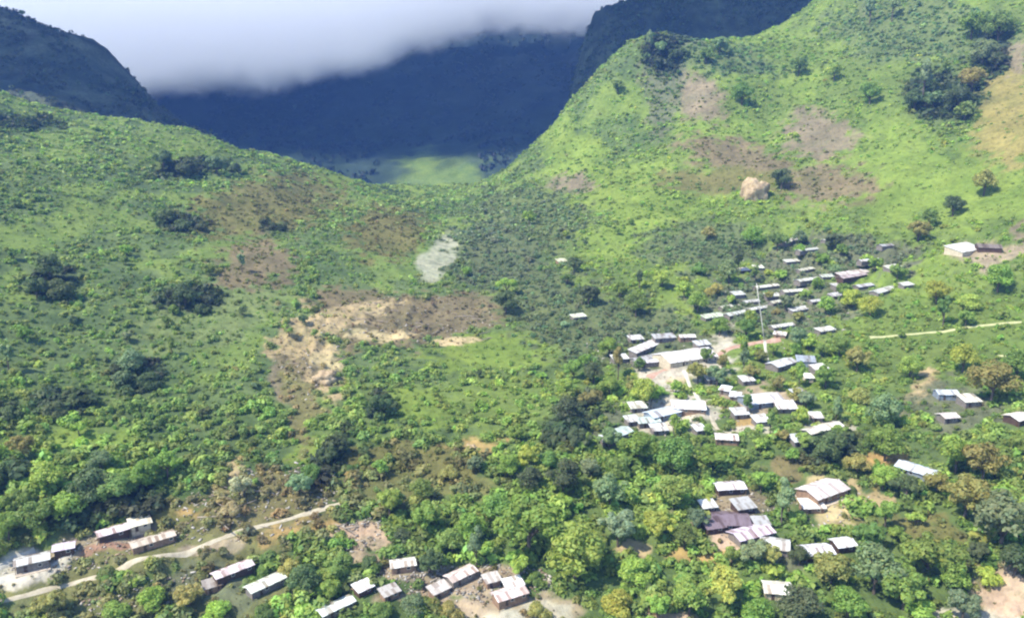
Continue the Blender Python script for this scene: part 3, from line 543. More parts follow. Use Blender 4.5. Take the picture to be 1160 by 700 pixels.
# ------------------------------------------------------------------ houses
MC = {}
def paint(col, kind):
    key = (col, kind)
    if key in MC: return MC[key]
    if kind == 'roof':
        m, t, b = material('sheet_metal_roof', 0.42, 0.4)
        st = ramp(t, noise(t, 0.9, 5), [(0.30, (.62,.52,.44)), (0.44, (.93,.91,.89)), (0.7, (1.04,1.04,1.04))])
        c0 = N(t, 'ShaderNodeTexCoord'); s0 = N(t, 'ShaderNodeSeparateXYZ'); t.links.new(c0.outputs['Object'], s0.inputs[0]); oi = N(t, 'ShaderNodeObjectInfo')
        f0 = N(t, 'ShaderNodeMath', operation='MULTIPLY_ADD'); t.links.new(s0.outputs[0], f0.inputs[0]); f0.inputs[1].default_value = 1.1; t.links.new(oi.outputs['Random'], f0.inputs[2])
        f1 = N(t, 'ShaderNodeMath', operation='FLOOR'); t.links.new(f0.outputs[0], f1.inputs[0]); sg = N(t, 'ShaderNodeMath', operation='GREATER_THAN'); t.links.new(s0.outputs[1], sg.inputs[0]); sg.inputs[1].default_value = 0
        f2 = N(t, 'ShaderNodeMath', operation='MULTIPLY_ADD'); t.links.new(sg.outputs[0], f2.inputs[0]); f2.inputs[1].default_value = 57.3; t.links.new(f1.outputs[0], f2.inputs[2])
        f3 = N(t, 'ShaderNodeMath', operation='MULTIPLY_ADD'); t.links.new(oi.outputs['Random'], f3.inputs[0]); f3.inputs[1].default_value = 991.; t.links.new(f2.outputs[0], f3.inputs[2])
        wn_ = N(t, 'ShaderNodeTexWhiteNoise', noise_dimensions='1D'); t.links.new(f3.outputs[0], wn_.inputs['W'])
        st = mul(t, st, ramp(t, wn_.outputs['Value'], [(0, (.42,.34,.29)), (.22, (.70,.66,.62)), (.50, (.93,.93,.93)), (1, (1,1,1))]))
        t.links.new(mul(t, st, (*col, 1)), b.inputs['Base Color'])
        c = N(t, 'ShaderNodeTexCoord'); w = N(t, 'ShaderNodeTexWave', i_Scale=1.6); w.bands_direction = 'X'; t.links.new(c.outputs['Object'], w.inputs['Vector']); bump(t, b, w.outputs['Fac'], .06, .7)
    else:
        m, t, b = material('plank_wall', 0.85, 0.2)
        st = ramp(t, noise(t, 1.3, 5), [(0.3, (.6,.58,.55)), (0.7, (1.15,1.12,1.1))])
        t.links.new(mul(t, st, (*col, 1)), b.inputs['Base Color'])
        c = N(t, 'ShaderNodeTexCoord'); w = N(t, 'ShaderNodeTexWave', i_Scale=1.0); w.bands_direction = 'X'; t.links.new(c.outputs['Object'], w.inputs['Vector']); bump(t, b, w.outputs['Fac'], .04, .8)
    MC[key] = m; return m
M_DOOR, t, b = material('door_wood', 0.7); b.inputs['Base Color'].default_value = (.07, .045, .03, 1)
M_PANE, t, b = material('dark_pane', 0.15, 0.5); b.inputs['Base Color'].default_value = (.02, .025, .03, 1)
M_FRAME, t, b = material('window_frame', 0.6); b.inputs['Base Color'].default_value = (.5, .48, .43, 1)
M_POST, t, b = material('wood_post', 0.8); b.inputs['Base Color'].default_value = (.16, .11, .075, 1)
def roof_mesh(L, dep, wallh, pitch, oh, mono):
    hl, hd = L / 2 + oh, dep / 2 + oh; n = max(6, int(L / 1.2)); V, Fc = MB(), None
    zf = lambda y: wallh + (dep / 2 + .02) * pitch - abs(y) * pitch + .06 if not mono else wallh + .1 + (y + dep / 2) * pitch
    yl = [-hd, 0, hd] if not mono else [-hd, hd]; mb = MB(); th = .12
    rr = random.Random(int(L * 1000))
    for j in range(len(yl) - 1):
        for i in range(n):
            x0, x1 = -hl + 2 * hl * i / n, -hl + 2 * hl * (i + 1) / n; dz = rr.uniform(-.035, .035); e = rr.uniform(-.07, .07)
            ya, yb = yl[j] - (e if j == 0 else 0), yl[j + 1] + (e if j == len(yl) - 2 else 0); za, zb_ = zf(yl[j]) + dz, zf(yl[j + 1]) + dz
            mb.add([(x0,ya,za),(x1,ya,za),(x1,yb,zb_),(x0,yb,zb_),(x0,ya,za-th),(x1,ya,za-th),(x1,yb,zb_-th),(x0,yb,zb_-th)],
                   [(0,1,2,3),(7,6,5,4),(0,4,5,1),(1,5,6,2),(2,6,7,3),(3,7,4,0)])
    return mb, zf(0) if not mono else None, hl
LAND = []                                          # landmarks that plants are described by: (px, py, phrase, radius px)
FOOT = []
for i, q in enumerate(HOUSES):
    px, py, Lp, tilt, dep0, roofc, wallc, kind, key, label = q
    if py < 372 and px < 1050: roofc = tuple(.88 * v for v in roofc)
    c, ang, L, dep = placed[i]; rr = random.Random(i); ang += rr.uniform(-.12, .12) + (.15 if i % 7 == 3 else 0)
    dist = c.length; far_ = py < 376 and px < 1050; wallh = 1.5 if far_ else 2.7 if kind == 'hall' else (2.3 if kind == 'house' else 2.0)
    mono = kind == 'shed' or (dist > 330 and i % 3 == 0); pitch = .30 if not mono else .20
    dep = min(dep, max(L * .8, 3.2)) * (rr.uniform(.7, 1.05) if py < 376 and px < 1050 else 1); root = empty({'hall': 'village_hall', 'shed': 'shed', 'house': 'house'}[kind], (c.x, c.y, c.z + .02), ang)
    tag(root, label, kind, 'tin-roofed buildings of the valley villages')
    LAND.append((px, py, key, Lp)) if key else None; FOOT.append((c.x, c.y, max(L, dep) * .5 + 1.0, ang, L, dep))
    w = MB(); hl, hd = L / 2, dep / 2
    if mono: zt = lambda y: wallh + (y + hd) * pitch
    else: zt = lambda y: wallh
    # four wall sheets (gable ends carried up to the ridge), standing on a base course let into the slope
    V = [(-hl,-hd,-1.2),(hl,-hd,-1.2),(hl,hd,-1.2),(-hl,hd,-1.2),(-hl,-hd,zt(-hd)),(hl,-hd,zt(-hd)),(hl,hd,zt(hd)),(-hl,hd,zt(hd))]
    Fq = [(0,1,5,4),(1,2,6,5),(2,3,7,6),(3,0,4,7)]
    w.add(V, Fq)
    if not mono:
        zr = wallh + hd * pitch; w.add([(hl,-hd,wallh),(hl,hd,wallh),(hl,0,zr)], [(0,1,2)]); w.add([(-hl,hd,wallh),(-hl,-hd,wallh),(-hl,0,zr)], [(0,1,2)])
    w.build('wall', paint(wallc, 'wall'), root)
    rm, zr, rl = roof_mesh(L, dep, wallh, pitch, .55 if dist < 330 else .4, mono); ro = rm.build('roof', paint(roofc, 'roof'), root)
    if dist < 420:
        if zr is not None:
            rc_ = MB(); rc_.add([(-rl,-.22,zr-.02),(rl,-.22,zr-.02),(rl,0,zr+.07),(-rl,0,zr+.07),(rl,.22,zr-.02),(-rl,.22,zr-.02)], [(0,1,2,3),(3,2,4,5)]); rc_.build('ridge_cap', paint(roofc, 'roof'), ro)
        nwin = 0 if L < 4 else (1 if L < 7 else int(L / 4)); dx = -hl + L * (.28 if L > 5 else .3)
        d = MB(); d.box(dx - .42, dx + .42, -hd - .05, -hd - .004, .05, 1.9); do = d.build('door', M_DOOR, root)
        hd_ = MB(); hd_.box(dx + .25, dx + .33, -hd - .10, -hd - .05, .9, 1.05); hd_.build('handle', M_FRAME, do)
        for k in range(nwin):
            wx = dx + 1.6 + k * (hl - .9 - dx - 1.6) / max(nwin - 1, 1) if nwin > 1 else hl * .45
            if wx + .5 > hl or abs(wx - dx) < 1.05: continue
            wb = MB(); wb.box(wx - .45, wx + .45, -hd - .03, -hd - .003, 1.0, 1.75); wn = wb.build('window', M_PANE, root)
            fb = MB()
            for a0, a1, z0, z1 in ((-.52,-.42,.93,1.82),(.42,.52,.93,1.82),(-.42,.42,1.72,1.82),(-.42,.42,.93,1.03)): fb.box(wx + a0, wx + a1, -hd - .07, -hd - .034, z0, z1)
            fb.build('frame', M_FRAME, wn)
        if kind != 'shed' and L > 6:
            for sx_ in (-1, 1):
                p = MB(); p.tube([(sx_ * (hl + .2), -hd - .42, -1.0), (sx_ * (hl + .2), -hd - .42, wallh - .18)], [.09, .08], 6); p.build('post', M_POST, root)
    if kind == 'hall' and dist < 420:
        st = MB(); st.box(-hl - .3, hl + .3, -hd - 1.4, -hd - .01, -1.1, .12); st.build('veranda_floor', paint(TANR, 'wall'), root)

# ------------------------------------------------------------------ plants: leaf clumps
def leaves(centres, radii, n, size, r, squash=1.0, fill=.35):
    """quads spread through and over a set of lobes; returns vertices, faces, per-vertex tone"""
    radii = np.asarray(radii, float); cs = np.asarray(centres, float); p = radii ** 2; which = r.choice(len(cs), n, p=p / p.sum())
    d = r.normal(size=(n, 3)); d[:, 2] += .25; d /= np.linalg.norm(d, axis=1)[:, None]
    rad = np.where(r.random(n) < fill, r.random(n) ** .5, r.uniform(.86, 1.08, n)) * radii[which]
    c = cs[which] + d * rad[:, None] * np.array((1, 1, squash))
    nn = d + r.normal(scale=.36, size=(n, 3)); nn[:, 2] += .45; nn /= np.linalg.norm(nn, axis=1)[:, None]
    a = np.cross(nn, r.normal(size=(n, 3))); a /= np.linalg.norm(a, axis=1)[:, None]; b_ = np.cross(nn, a)
    s = size * r.uniform(.6, 1.4, n); sa, sb = (a * s[:, None]), (b_ * (s * r.uniform(.45, .8, n))[:, None])
    V = np.stack([c - sa, c - sb * .9 + sa * .1, c + sa, c + sb * .9 - sa * .1], 1).reshape(-1, 3)
    tone = np.repeat((r.uniform(.78, 1.22, n) * (1 + .25 * (r.random(len(cs))[which] - .5)))[:, None], 4, 0)
    hue = np.repeat(r.normal(0, .07, (n, 1)), 4, 0)
    T = np.c_[tone + hue, tone, tone - hue]
    return V, np.arange(4 * n).reshape(n, 4), np.clip(T, .4, 1.7)
def tree_proto(form, seed, n):
    """nominal crown 2 m across and about 2 m tall in all, scaled per tree"""
    r = np.random.default_rng(seed); cs, rs = [], []
    if form == 'round': k, zc, rx, rz = 20, 1.12, .66, .50
    elif form == 'spreading': k, zc, rx, rz = 16, 1.10, .78, .26
    elif form == 'tall': k, zc, rx, rz = 12, 1.5, .40, .85
    elif form == 'ragged': k, zc, rx, rz = 15, 1.12, .74, .50
    else: k, zc, rx, rz = 12, .55, .68, .34
    for j in range(k):
        a = r.uniform(0, 2 * pi); e = r.uniform(-.6, 1); q = math.sqrt(max(0, 1 - e * e)) * r.uniform(.55, 1.05)
        cs.append((rx * q * cos(a) * r.uniform(.8, 1.15), rx * q * sin(a), zc + rz * e)); rs.append(r.uniform(.13, .34) * (1.1 if form in ('round', 'bushy') else .9))
    cs.append((0, 0, zc)); rs.append(min(rx, rz) * .9)
    V, Q, T = leaves(cs, rs, n, .062 if form != 'ragged' else .07, r, .85)
    tb = MB(); top = zc + rz * .1
    bx, by = r.uniform(-.08, .08, 2)
    tb.tube([(0,0,-.25),(0,0,.02),(bx*.5,by*.5,top*.45),(bx,by,top)], [.085,.06,.045,.02], 7)
    for j in range(5):
        c = cs[j]; z0 = top * r.uniform(.35, .7); f_ = z0 / top
        tb.tube([(bx*f_,by*f_,z0),((bx*f_+c[0])*.5,(by*f_+c[1])*.5,z0*.45+c[2]*.55),(c[0],c[1],c[2])], [.03,.022,.008], 5)
    return V, Q, T, tb
FORMS = ['round', 'spreading', 'tall', 'ragged', 'bushy']
PROTO = {}
for fi, fm_ in enumerate(FORMS):
    for v in range(3):
        for lod, n in ((0, 2600), (1, 900)):
            V, Q, T, tb = tree_proto(fm_, 100 + fi * 10 + v, n)
            if lod: V = V.reshape(-1, 4, 3); m_ = V.mean(1, keepdims=True); V = ((V - m_) * 1.65 + m_).reshape(-1, 3)
            PROTO[fm_, v, lod] = [None, None, V, Q, T, tb]
def plant(form, v, lod, loc, size, height, col, rz, name='tree'):
    p = PROTO[form, v, lod]; root = empty(name, loc, rz); root.scale = (size / 2, size / 2, height / 2)
    if p[0] is None:
        p[0] = p[5].build('trunk', M_BARK, root, smooth=True); p[1] = mesh('crown', p[2], p[3], M_LEAF, root, tint=p[4]); tr_, cr = p[0], p[1]
    else:
        tr_, cr = p[0].copy(), p[1].copy()
        for o in (tr_, cr): COL.objects.link(o); o.parent = root
    cr.color = (*col, 1); return root
TONES = {'D': ((0.071,.095,0.038), 'dark green'), 'G': ((0.128,.185,0.038), 'mid green'), 'L': ((0.173,.240,0.045), 'light green'), 'Y': ((0.236,.255,0.048), 'yellow-green'),
         'B': ((0.128,.165,0.078), 'grey-green'), 'O': ((0.184,.172,0.054), 'olive'), 'N': ((0.103,.150,0.037), 'deep green'), 'T': ((0.336,.26,0.136), 'dry tan')}
# px, py of the crown's middle, width in pixels, tone, form
TREES = [(600,598,105,'G','spreading'),(652,634,92,'L','round'),(565,580,52,'N','round'),(700,602,60,'B','ragged'),(532,602,50,'G','round'),(482,590,52,'G','ragged'),(442,572,48,'L','ragged'),(690,560,58,'B','round'),(638,545,58,'D','round'),
 (655,500,42,'D','ragged'),(640,468,44,'D','round'),(620,518,40,'N','bushy'),(600,545,42,'D','round'),(720,640,55,'L','bushy'),(745,598,50,'Y','ragged'),(762,560,58,'G','round'),(722,512,56,'G','round'),(762,520,60,'N','round'),(800,520,50,'G','spreading'),
 (728,446,44,'Y','round'),(745,442,26,'L','bushy'),(790,425,36,'O','ragged'),(812,428,30,'B','ragged'),(1132,598,84,'B','round'),(1092,570,64,'O','ragged'),(1112,530,58,'O','round'),(1050,632,76,'G','spreading'),(990,652,72,'B','round'),(1022,672,64,'G','ragged'),(940,650,56,'O','round'),
 (902,692,64,'D','round'),(860,690,56,'G','bushy'),(820,668,58,'Y','ragged'),(780,680,60,'L','round'),(702,680,58,'Y','bushy'),(936,512,52,'D','round'),(1000,470,50,'B','round'),(1002,508,50,'G','round'),(1082,520,58,'L','ragged'),(1122,440,62,'O','round'),(1150,420,44,'G','round'),
 (885,575,42,'B','tall'),(862,548,36,'G','ragged'),(905,585,26,'G','bushy'),(790,590,30,'B','ragged'),(775,610,34,'N','round'),(855,630,44,'B','ragged'),(870,630,36,'O','ragged'),(905,632,26,'D','round'),(985,610,40,'N','ragged'),(970,530,36,'O','round'),(1000,545,36,'L','round'),(1025,556,42,'D','spreading'),(1060,552,36,'O','round'),
 (1148,640,46,'D','round'),(1075,655,50,'G','round'),(1090,690,44,'B','ragged'),(960,690,50,'G','round'),(1045,690,46,'L','bushy'),(745,690,40,'L','ragged'),(610,690,38,'O','bushy'),(540,625,40,'B','tall'),(512,615,34,'N','round'),(600,520,34,'Y','ragged'),(575,530,32,'L','round'),(700,535,42,'N','round'),(690,500,40,'B','ragged'),
 (670,455,36,'O','ragged'),(690,440,30,'G','round'),(672,425,30,'D','round'),(650,420,28,'G','ragged'),(640,440,26,'L','round'),(700,415,26,'O','tall'),(690,395,28,'L','round'),
 (573,345,33,'D','round'),(650,302,24,'D','round'),(667,336,30,'D','ragged'),(720,348,34,'N','round'),(702,330,24,'G','round'),(885,206,28,'D','round'),(1114,212,30,'O','round'),(1079,237,26,'D','round'),(1040,265,28,'O','ragged'),(1052,250,22,'N','round'),(945,277,24,'D','ragged'),(825,311,36,'B','round'),(836,300,22,'D','tall'),(852,272,30,'G','round'),(880,276,26,'N','ragged'),(905,272,22,'B','round'),
 (1045,98,26,'B','tall'),(1035,118,26,'D','round'),(1056,118,24,'B','ragged'),(1085,118,36,'D','round'),(1100,95,30,'O','ragged'),(1112,66,32,'B','round'),(1128,72,20,'D','round'),(1092,130,24,'N','round'),(985,18,18,'B','tall'),(1010,14,20,'B','tall'),(1130,38,34,'N','round'),(1100,35,30,'G','round'),
 (748,58,20,'B','ragged'),(764,66,18,'D','ragged'),(735,52,16,'B','tall'),(776,60,14,'D','bushy'),(815,55,22,'B','ragged'),(800,66,20,'N','ragged'),(905,78,24,'N','round'),(945,85,20,'G','round'),(985,110,28,'N','round'),(840,110,28,'G','round'),(700,100,18,'N','ragged'),
 (58,308,34,'D','round'),(66,326,42,'D','bushy'),(42,330,26,'D','ragged'),(186,184,26,'D','round'),(214,189,38,'D','bushy'),(246,190,26,'B','ragged'),(268,190,20,'D','bushy'),(190,248,20,'D','round'),(206,254,22,'D','bushy'),(230,255,20,'D','bushy'),(210,338,36,'D','round'),(228,348,20,'D','bushy'),(196,350,18,'N','bushy'),
 (150,414,34,'B','round'),(172,428,32,'D','bushy'),(140,432,24,'B','round'),(64,462,36,'D','bushy'),(84,458,20,'D','round'),(10,466,26,'D','bushy'),(10,528,26,'D','bushy'),(430,462,32,'D','ragged'),(275,353,12,'D','round'),(372,520,28,'D','ragged'),(386,508,26,'D','ragged'),(352,540,30,'N','round'),(340,552,34,'B','ragged'),
 (105,560,60,'D','round'),(135,560,50,'N','round'),(80,580,50,'G','round'),(160,545,46,'G','round'),(45,590,50,'N','round'),(25,575,44,'G','ragged'),(10,600,40,'G','round'),(190,530,44,'G','spreading'),(55,545,44,'L','round'),(125,585,22,'D','bushy'),
 (272,555,38,'T','ragged'),(262,575,30,'T','bushy'),(250,540,24,'O','bushy'),(345,660,46,'D','round'),(385,645,42,'N','round'),(420,635,30,'D','bushy'),(330,640,30,'O','bushy'),(170,675,44,'L','bushy'),(215,680,40,'O','ragged'),(130,690,44,'G','bushy'),(60,690,40,'O','ragged'),(250,690,44,'L','bushy'),(300,690,36,'N','bushy'),(490,640,34,'D','ragged'),(470,680,40,'B','bushy'),(510,690,34,'O','bushy'),(430,690,40,'N','bushy'),
 *[(x, y, 13 + (x * 7 + y) % 8 + (4 if y > 380 else 0), 'BGOGNL'[(x + y) % 6], ('ragged', 'round', 'bushy', 'tall', 'ragged')[(x * 3 + y) % 5]) for x, y in ((800,404),(842,412),(850,424),(818,414),(846,460),(880,436),(905,428),(902,450),(872,482),(801,484),(763,484),(737,452),(765,440),(712,442),(724,414),(860,402),(876,397),(901,398),(916,391),(931,398),(842,397),(906,473),(913,455),(946,470),(951,492),(911,502),(886,496),(861,506),(905,286),(931,296),(953,286),(981,296),(946,308),(885,314),(855,313),(871,337),(912,331),(926,323),(850,361),(828,341),(880,352),(905,357),(991,302),(1016,311),(956,331))],
 (25,13,8,'N','round'),(8,11,6,'N','bushy'),(98,42,8,'N','bushy'),(935,348,24,'L','round'),(965,335,34,'Y','bushy'),(985,350,28,'Y','round'),(950,395,30,'G','round'),(970,410,34,'O','round'),(935,430,30,'G','ragged'),(905,385,28,'B','ragged'),(890,345,24,'B','ragged'),(845,375,30,'N','ragged'),(815,372,26,'G','round'),(790,345,28,'G','round'),(775,330,24,'L','round'),(1030,420,30,'L','round'),(1090,410,34,'Y','round'),(1130,320,34,'G','round'),(1060,335,30,'Y','round'),(1100,340,28,'L','bushy')]
for q in [(350,405,'the tan landslide scar',50),(462,362,'the brown cleared field',60),(498,294,'the chalky pale field',26),(350,597,'the orange earth patch',50),(928,150,'the mauve fallow field',40),(782,108,'the upper brown fallow field',40),(857,211,'the tan rock outcrop',16),
          (1140,676,'the pink bare earth corner',45),(768,424,'the yellow earth bank',26),(820,604,'the pinkish earth yard',34),(950,574,'the sandy yard',34),(560,402,'the lime grass below the cleared field',50),(480,462,'the small lime meadow',40),(240,352,'the smooth grass field of the west slope',60),
          (1010,205,'the broad lime meadow',50),(865,370,'the tall leaning pole',20),(1080,374,'the pale grass track',60),(120,650,'the dirt road',60),(860,387,'the red earth terrace',24),(90,492,'the lime strip on the west slope',40),(1145,120,'the olive-tan meadow on the high ridge',40),(535,508,'the small orange scrape',24),(700,250,'the sunny spur slope',60),(1042,440,'the tan earth slip',20),(345,490,'the lime gully strip',30)]: LAND.append(q)
SIDE = [('right of', 0), ('up right of', 45), ('above', 90), ('up left of', 135), ('left of', 180), ('down left of', 225), ('below', 270), ('down right of', 315)]
USED = set()
def describe(px, py, w, tone, form, D):
    size = w * D / F
    adj = {'round': 'round', 'spreading': 'broad flat', 'tall': 'slender tall', 'ragged': 'ragged', 'bushy': 'low bushy'}[form]; noun = 'tree' if form != 'bushy' else 'bush'
    sz = 'small ' if size < 5.5 else 'big ' if size > 14 else ''
    order = sorted(LAND, key=lambda l: math.hypot((l[0] - px), (l[1] - py) * 1.3) - l[3] * .4)
    for pre in ('', 'just '):
        for l in order[:9]:
            a = math.degrees(math.atan2(l[1] - py, px - l[0])) % 360; side = min(SIDE, key=lambda s_: min(abs(a - s_[1]), 360 - abs(a - s_[1])))[0]
            if math.hypot(l[0] - px, l[1] - py) < l[3] * .35: side = 'in front of' if py > l[1] else 'close behind'
            d = f"{sz}{adj} {TONES[tone][1]} {noun} {'' if math.hypot(l[0]-px, l[1]-py) < l[3]*.5 + 45 else 'some way '}{side} {l[2]}"
            if d not in USED and len(d.split()) <= 16: USED.add(d); return d
    return None
# fill up to 300 with plants of the woods, drawn where the photograph is wooded
cand = rng.random((9000, 2)) * np.array((1200, 470)) + np.array((-20, 232)); have = [(q[0], q[1], q[2]) for q in TREES]
keep = []
rr = random.Random(5)
for px, py in cand:
    if len(TREES) + len(keep) >= 300: break
    pwood = (0.95 if py > 500 else .5) if px > 560 else (.9 if py > 490 and py < 590 else .35)
    if 250 < px < 460 and 560 < py < 640 or (py > 590 and px < 330) or (400 < px < 600 and 330 < py < 480): pwood = .06
    if rr.random() > pwood: continue
    w = rr.uniform(17, 44) * (.5 + .5 * (py - 232) / 400)
    if px < 560 and py < 500: w *= .7
    if any(math.hypot(px - a, (py - b_) * 1.2) < .36 * (w + c) for a, b_, c in have): continue
    if any(abs(px - q[0]) < q[2] * .5 + w * .45 and -w * .25 < (py - q[1]) < w * .75 for q in HOUSES): continue
    if any(ell(np.array([px]), np.array([py]), b_, 0, 0)[0] < 1.05 and b_[6] < .3 for b_ in BLOBS): continue
    tone = rr.choices('GLYBOND', (5, 3.2, 1.6, 2.2, 2, 3, 1.2))[0] if px > 560 or py > 480 else rr.choices('GLBND', (3, 2, 4, 3, 1.5))[0]
    keep.append((px, py, w, tone, rr.choices(FORMS, (3, 1.5, 1, 5, 2))[0])); have.append((px, py, w))
TFOOT = []
for i, (px, py, w, tone, form) in enumerate(TREES + keep):
    if i < len(TREES) and py < 15 and px < 120:
        Y = 1000; a, b_, c = ray(px, py); x = a / b_ * Y; loc = Vector((x, Y, float(lrf(x, Y)) + 2)); D = Y; size = w * D / F
    else:
        hf = {'round': 1.65, 'spreading': 1.36, 'tall': 2.35, 'ragged': 1.6, 'bushy': .95}[form]; hh = {'round': .30, 'spreading': .34, 'tall': .9, 'ragged': .3, 'bushy': .2}[form]
        w *= .86 if w > 35 else 1.0
        loc = at(px, py + w * (.52 if form != 'tall' else .9) * .62); D = loc.length; size = w * D / F
    hsc = {'round': .95, 'spreading': .95, 'tall': 1.25, 'ragged': .95, 'bushy': 1.0}[form]
    r_ = random.Random(i * 7 + 1); k = r_.uniform(.8, 1.22); base_c = TONES[tone][0]; jit = [r_.uniform(.92, 1.08) for _ in range(3)]
    col = tuple(min(.45, base_c[j] * (1.75 if tone != 'D' else 1.6) * k * jit[j]) for j in range(3))
    lab = describe(px, py, w, tone, form, D)
    o = plant(form, r_.randrange(3), 0 if w > 24 else 1, (loc.x, loc.y, loc.z - .05 * size), size, size * hsc, col, r_.uniform(0, 6.28), 'tree' if form != 'bushy' else 'bush')
    grp = 'trees of the wooded valley and slopes' if form != 'bushy' else 'bushes standing on the valley slopes'
    tag(o, lab or f"{TONES[tone][1]} tree standing in the wooded valley between the villages", 'tree' if form != 'bushy' else 'bush', grp)
    TFOOT.append((loc.x, loc.y, size * .5))

# ------------------------------------------------------------------ pale pole above the red earth terrace
pb = at(866, 386); pt_ = Vector(P(857, 321, pb.y)); pr_ = empty('pole', pb); tag(pr_, 'tall slender pale pole leaning over the hamlet roofs above the red earth terrace', 'pole')
pd = pt_ - pb; pm = MB(); pm.tube([(0,0,-.8), tuple(pd * .3), tuple(pd * .65), tuple(pd)], [.24, .21, .18, .14], 10)
M_MAST, t, b = material('pale_mast', .6, .3); t.links.new(ramp(t, noise(t, .8, 4), [(.3, (.40,.385,.33)), (.7, (.58,.56,.50))]), b.inputs['Base Color'])
pm.build('mast', M_MAST, pr_, smooth=True)
pf = MB(); pf.box(-.7, .7, -.7, .7, -.9, .25); pf.build('footing', M_GREYROAD, pr_)
# ------------------------------------------------------------------ rock outcrop, boulders, fallen trunks
M_ROCK, t, b = material('weathered_rock', 0.95, 0.1)
t.links.new(ramp(t, noise(t, 0.35, 6), [(0.25, (.17,.125,.08)), (0.5, (.40,.30,.18)), (0.75, (.52,.42,.28))]), b.inputs['Base Color']); bump(t, b, noise(t, .7, 6), .8)
def rock(name, px, py, wpx, hpx, label, seed, sink=.35):
    c = at(px, py + hpx * .35); s = c.length / F; rx, rz = wpx * s / 2, hpx * s / 2
    nu, nv = 30, 18; V = []; r = np.random.default_rng(seed)
    for j in range(nv + 1):
        for i in range(nu):
            th, ph = 2 * pi * i / nu, pi * j / nv; d = np.array((sin(ph) * cos(th), sin(ph) * sin(th), cos(ph))); V.append(d)
    V = np.array(V); pw = np.sign(V) * np.abs(V) ** .75
    n = fbm(V[:, 0] * 1.7 + seed, V[:, 1] * 1.7 + V[:, 2] * 2.1, seed, 4, .55)
    V = pw * (1 + .26 * n + .10 * fbm(V[:, 0] * 5 + seed, V[:, 1] * 5 + V[:, 2] * 6, seed + 3, 3))[:, None] * np.array((rx, rx * .8, rz)) + np.array((0, 0, rz * (1 - sink)))
    i = np.arange((nv + 1) * nu).reshape(nv + 1, nu); j = np.roll(i, -1, 1); Q = np.c_[i[1:].ravel(), j[1:].ravel(), j[:-1].ravel(), i[:-1].ravel()]
    o = mesh(name, V, Q, M_ROCK, smooth=True); o.location = c; o.rotation_euler = (0, 0, r.uniform(-.4, .4)); return tag(o, label, 'rock')
rock('rock_outcrop', 856, 212, 26, 30, 'tall tan rock outcrop with dark tree beside it on the sunny ridge', 17, .8)
rock('boulder', 368, 426, 26, 16, 'rounded sandy boulder mound at the foot of the tan landslide scar', 9, .75)
rock('boulder', 534, 506, 12, 7, 'small tan boulder on the orange scrape of the valley floor', 33, .6)
M_LOG, t, b = material('dead_wood', 0.9, 0.1); t.links.new(ramp(t, noise(t, .8, 4), [(.3, (.15,.12,.09)), (.7, (.40,.34,.27))]), b.inputs['Base Color'])
proto_log = None
r = random.Random(11)
spots = [(r.uniform(400, 555), r.uniform(343, 384)) for _ in range(26)] + [(r.uniform(330, 395), r.uniform(385, 430)) for _ in range(6)] + [(r.uniform(240, 300), r.uniform(545, 610)) for _ in range(9)] + [(r.uniform(380, 425), r.uniform(585, 620)) for _ in range(7)]
for i, (px, py) in enumerate(spots):
    c = at(px, py); lo = MB(); Lg = r.uniform(5, 13)
    if proto_log is None:
        lo.tube([(-.5,0,.01),(-.1,.012,.016),(.3,-.006,.014),(.5,.01,.02)], [.022,.02,.015,.008], 7); lo.tube([(.1,0,.015),(.26,.09,.03)], [.010,.004], 5); lo.tube([(.22,0,.015),(.36,-.07,.05)], [.008,.003], 5)
        proto_log = lo.build('fallen_trunk', M_LOG, smooth=True); o = proto_log
    else: o = proto_log.copy(); COL.objects.link(o)
    o.location = (c.x, c.y, c.z + .1); o.rotation_euler = (r.uniform(-.1, .1), r.uniform(-.12, .12), r.uniform(-1.0, 1.0)); o.scale = (Lg, Lg, Lg)
    where = 'brown cleared field' if py < 384 and px >= 400 else 'tan landslide scar' if py < 440 else 'dry ground over the dirt road' if px < 320 else 'pinkish soil beside the orange earth patch'
    tag(o, f'bare grey brown fallen trunk lying on the {where}', 'fallen trunk', f'fallen trunks on the {where}')

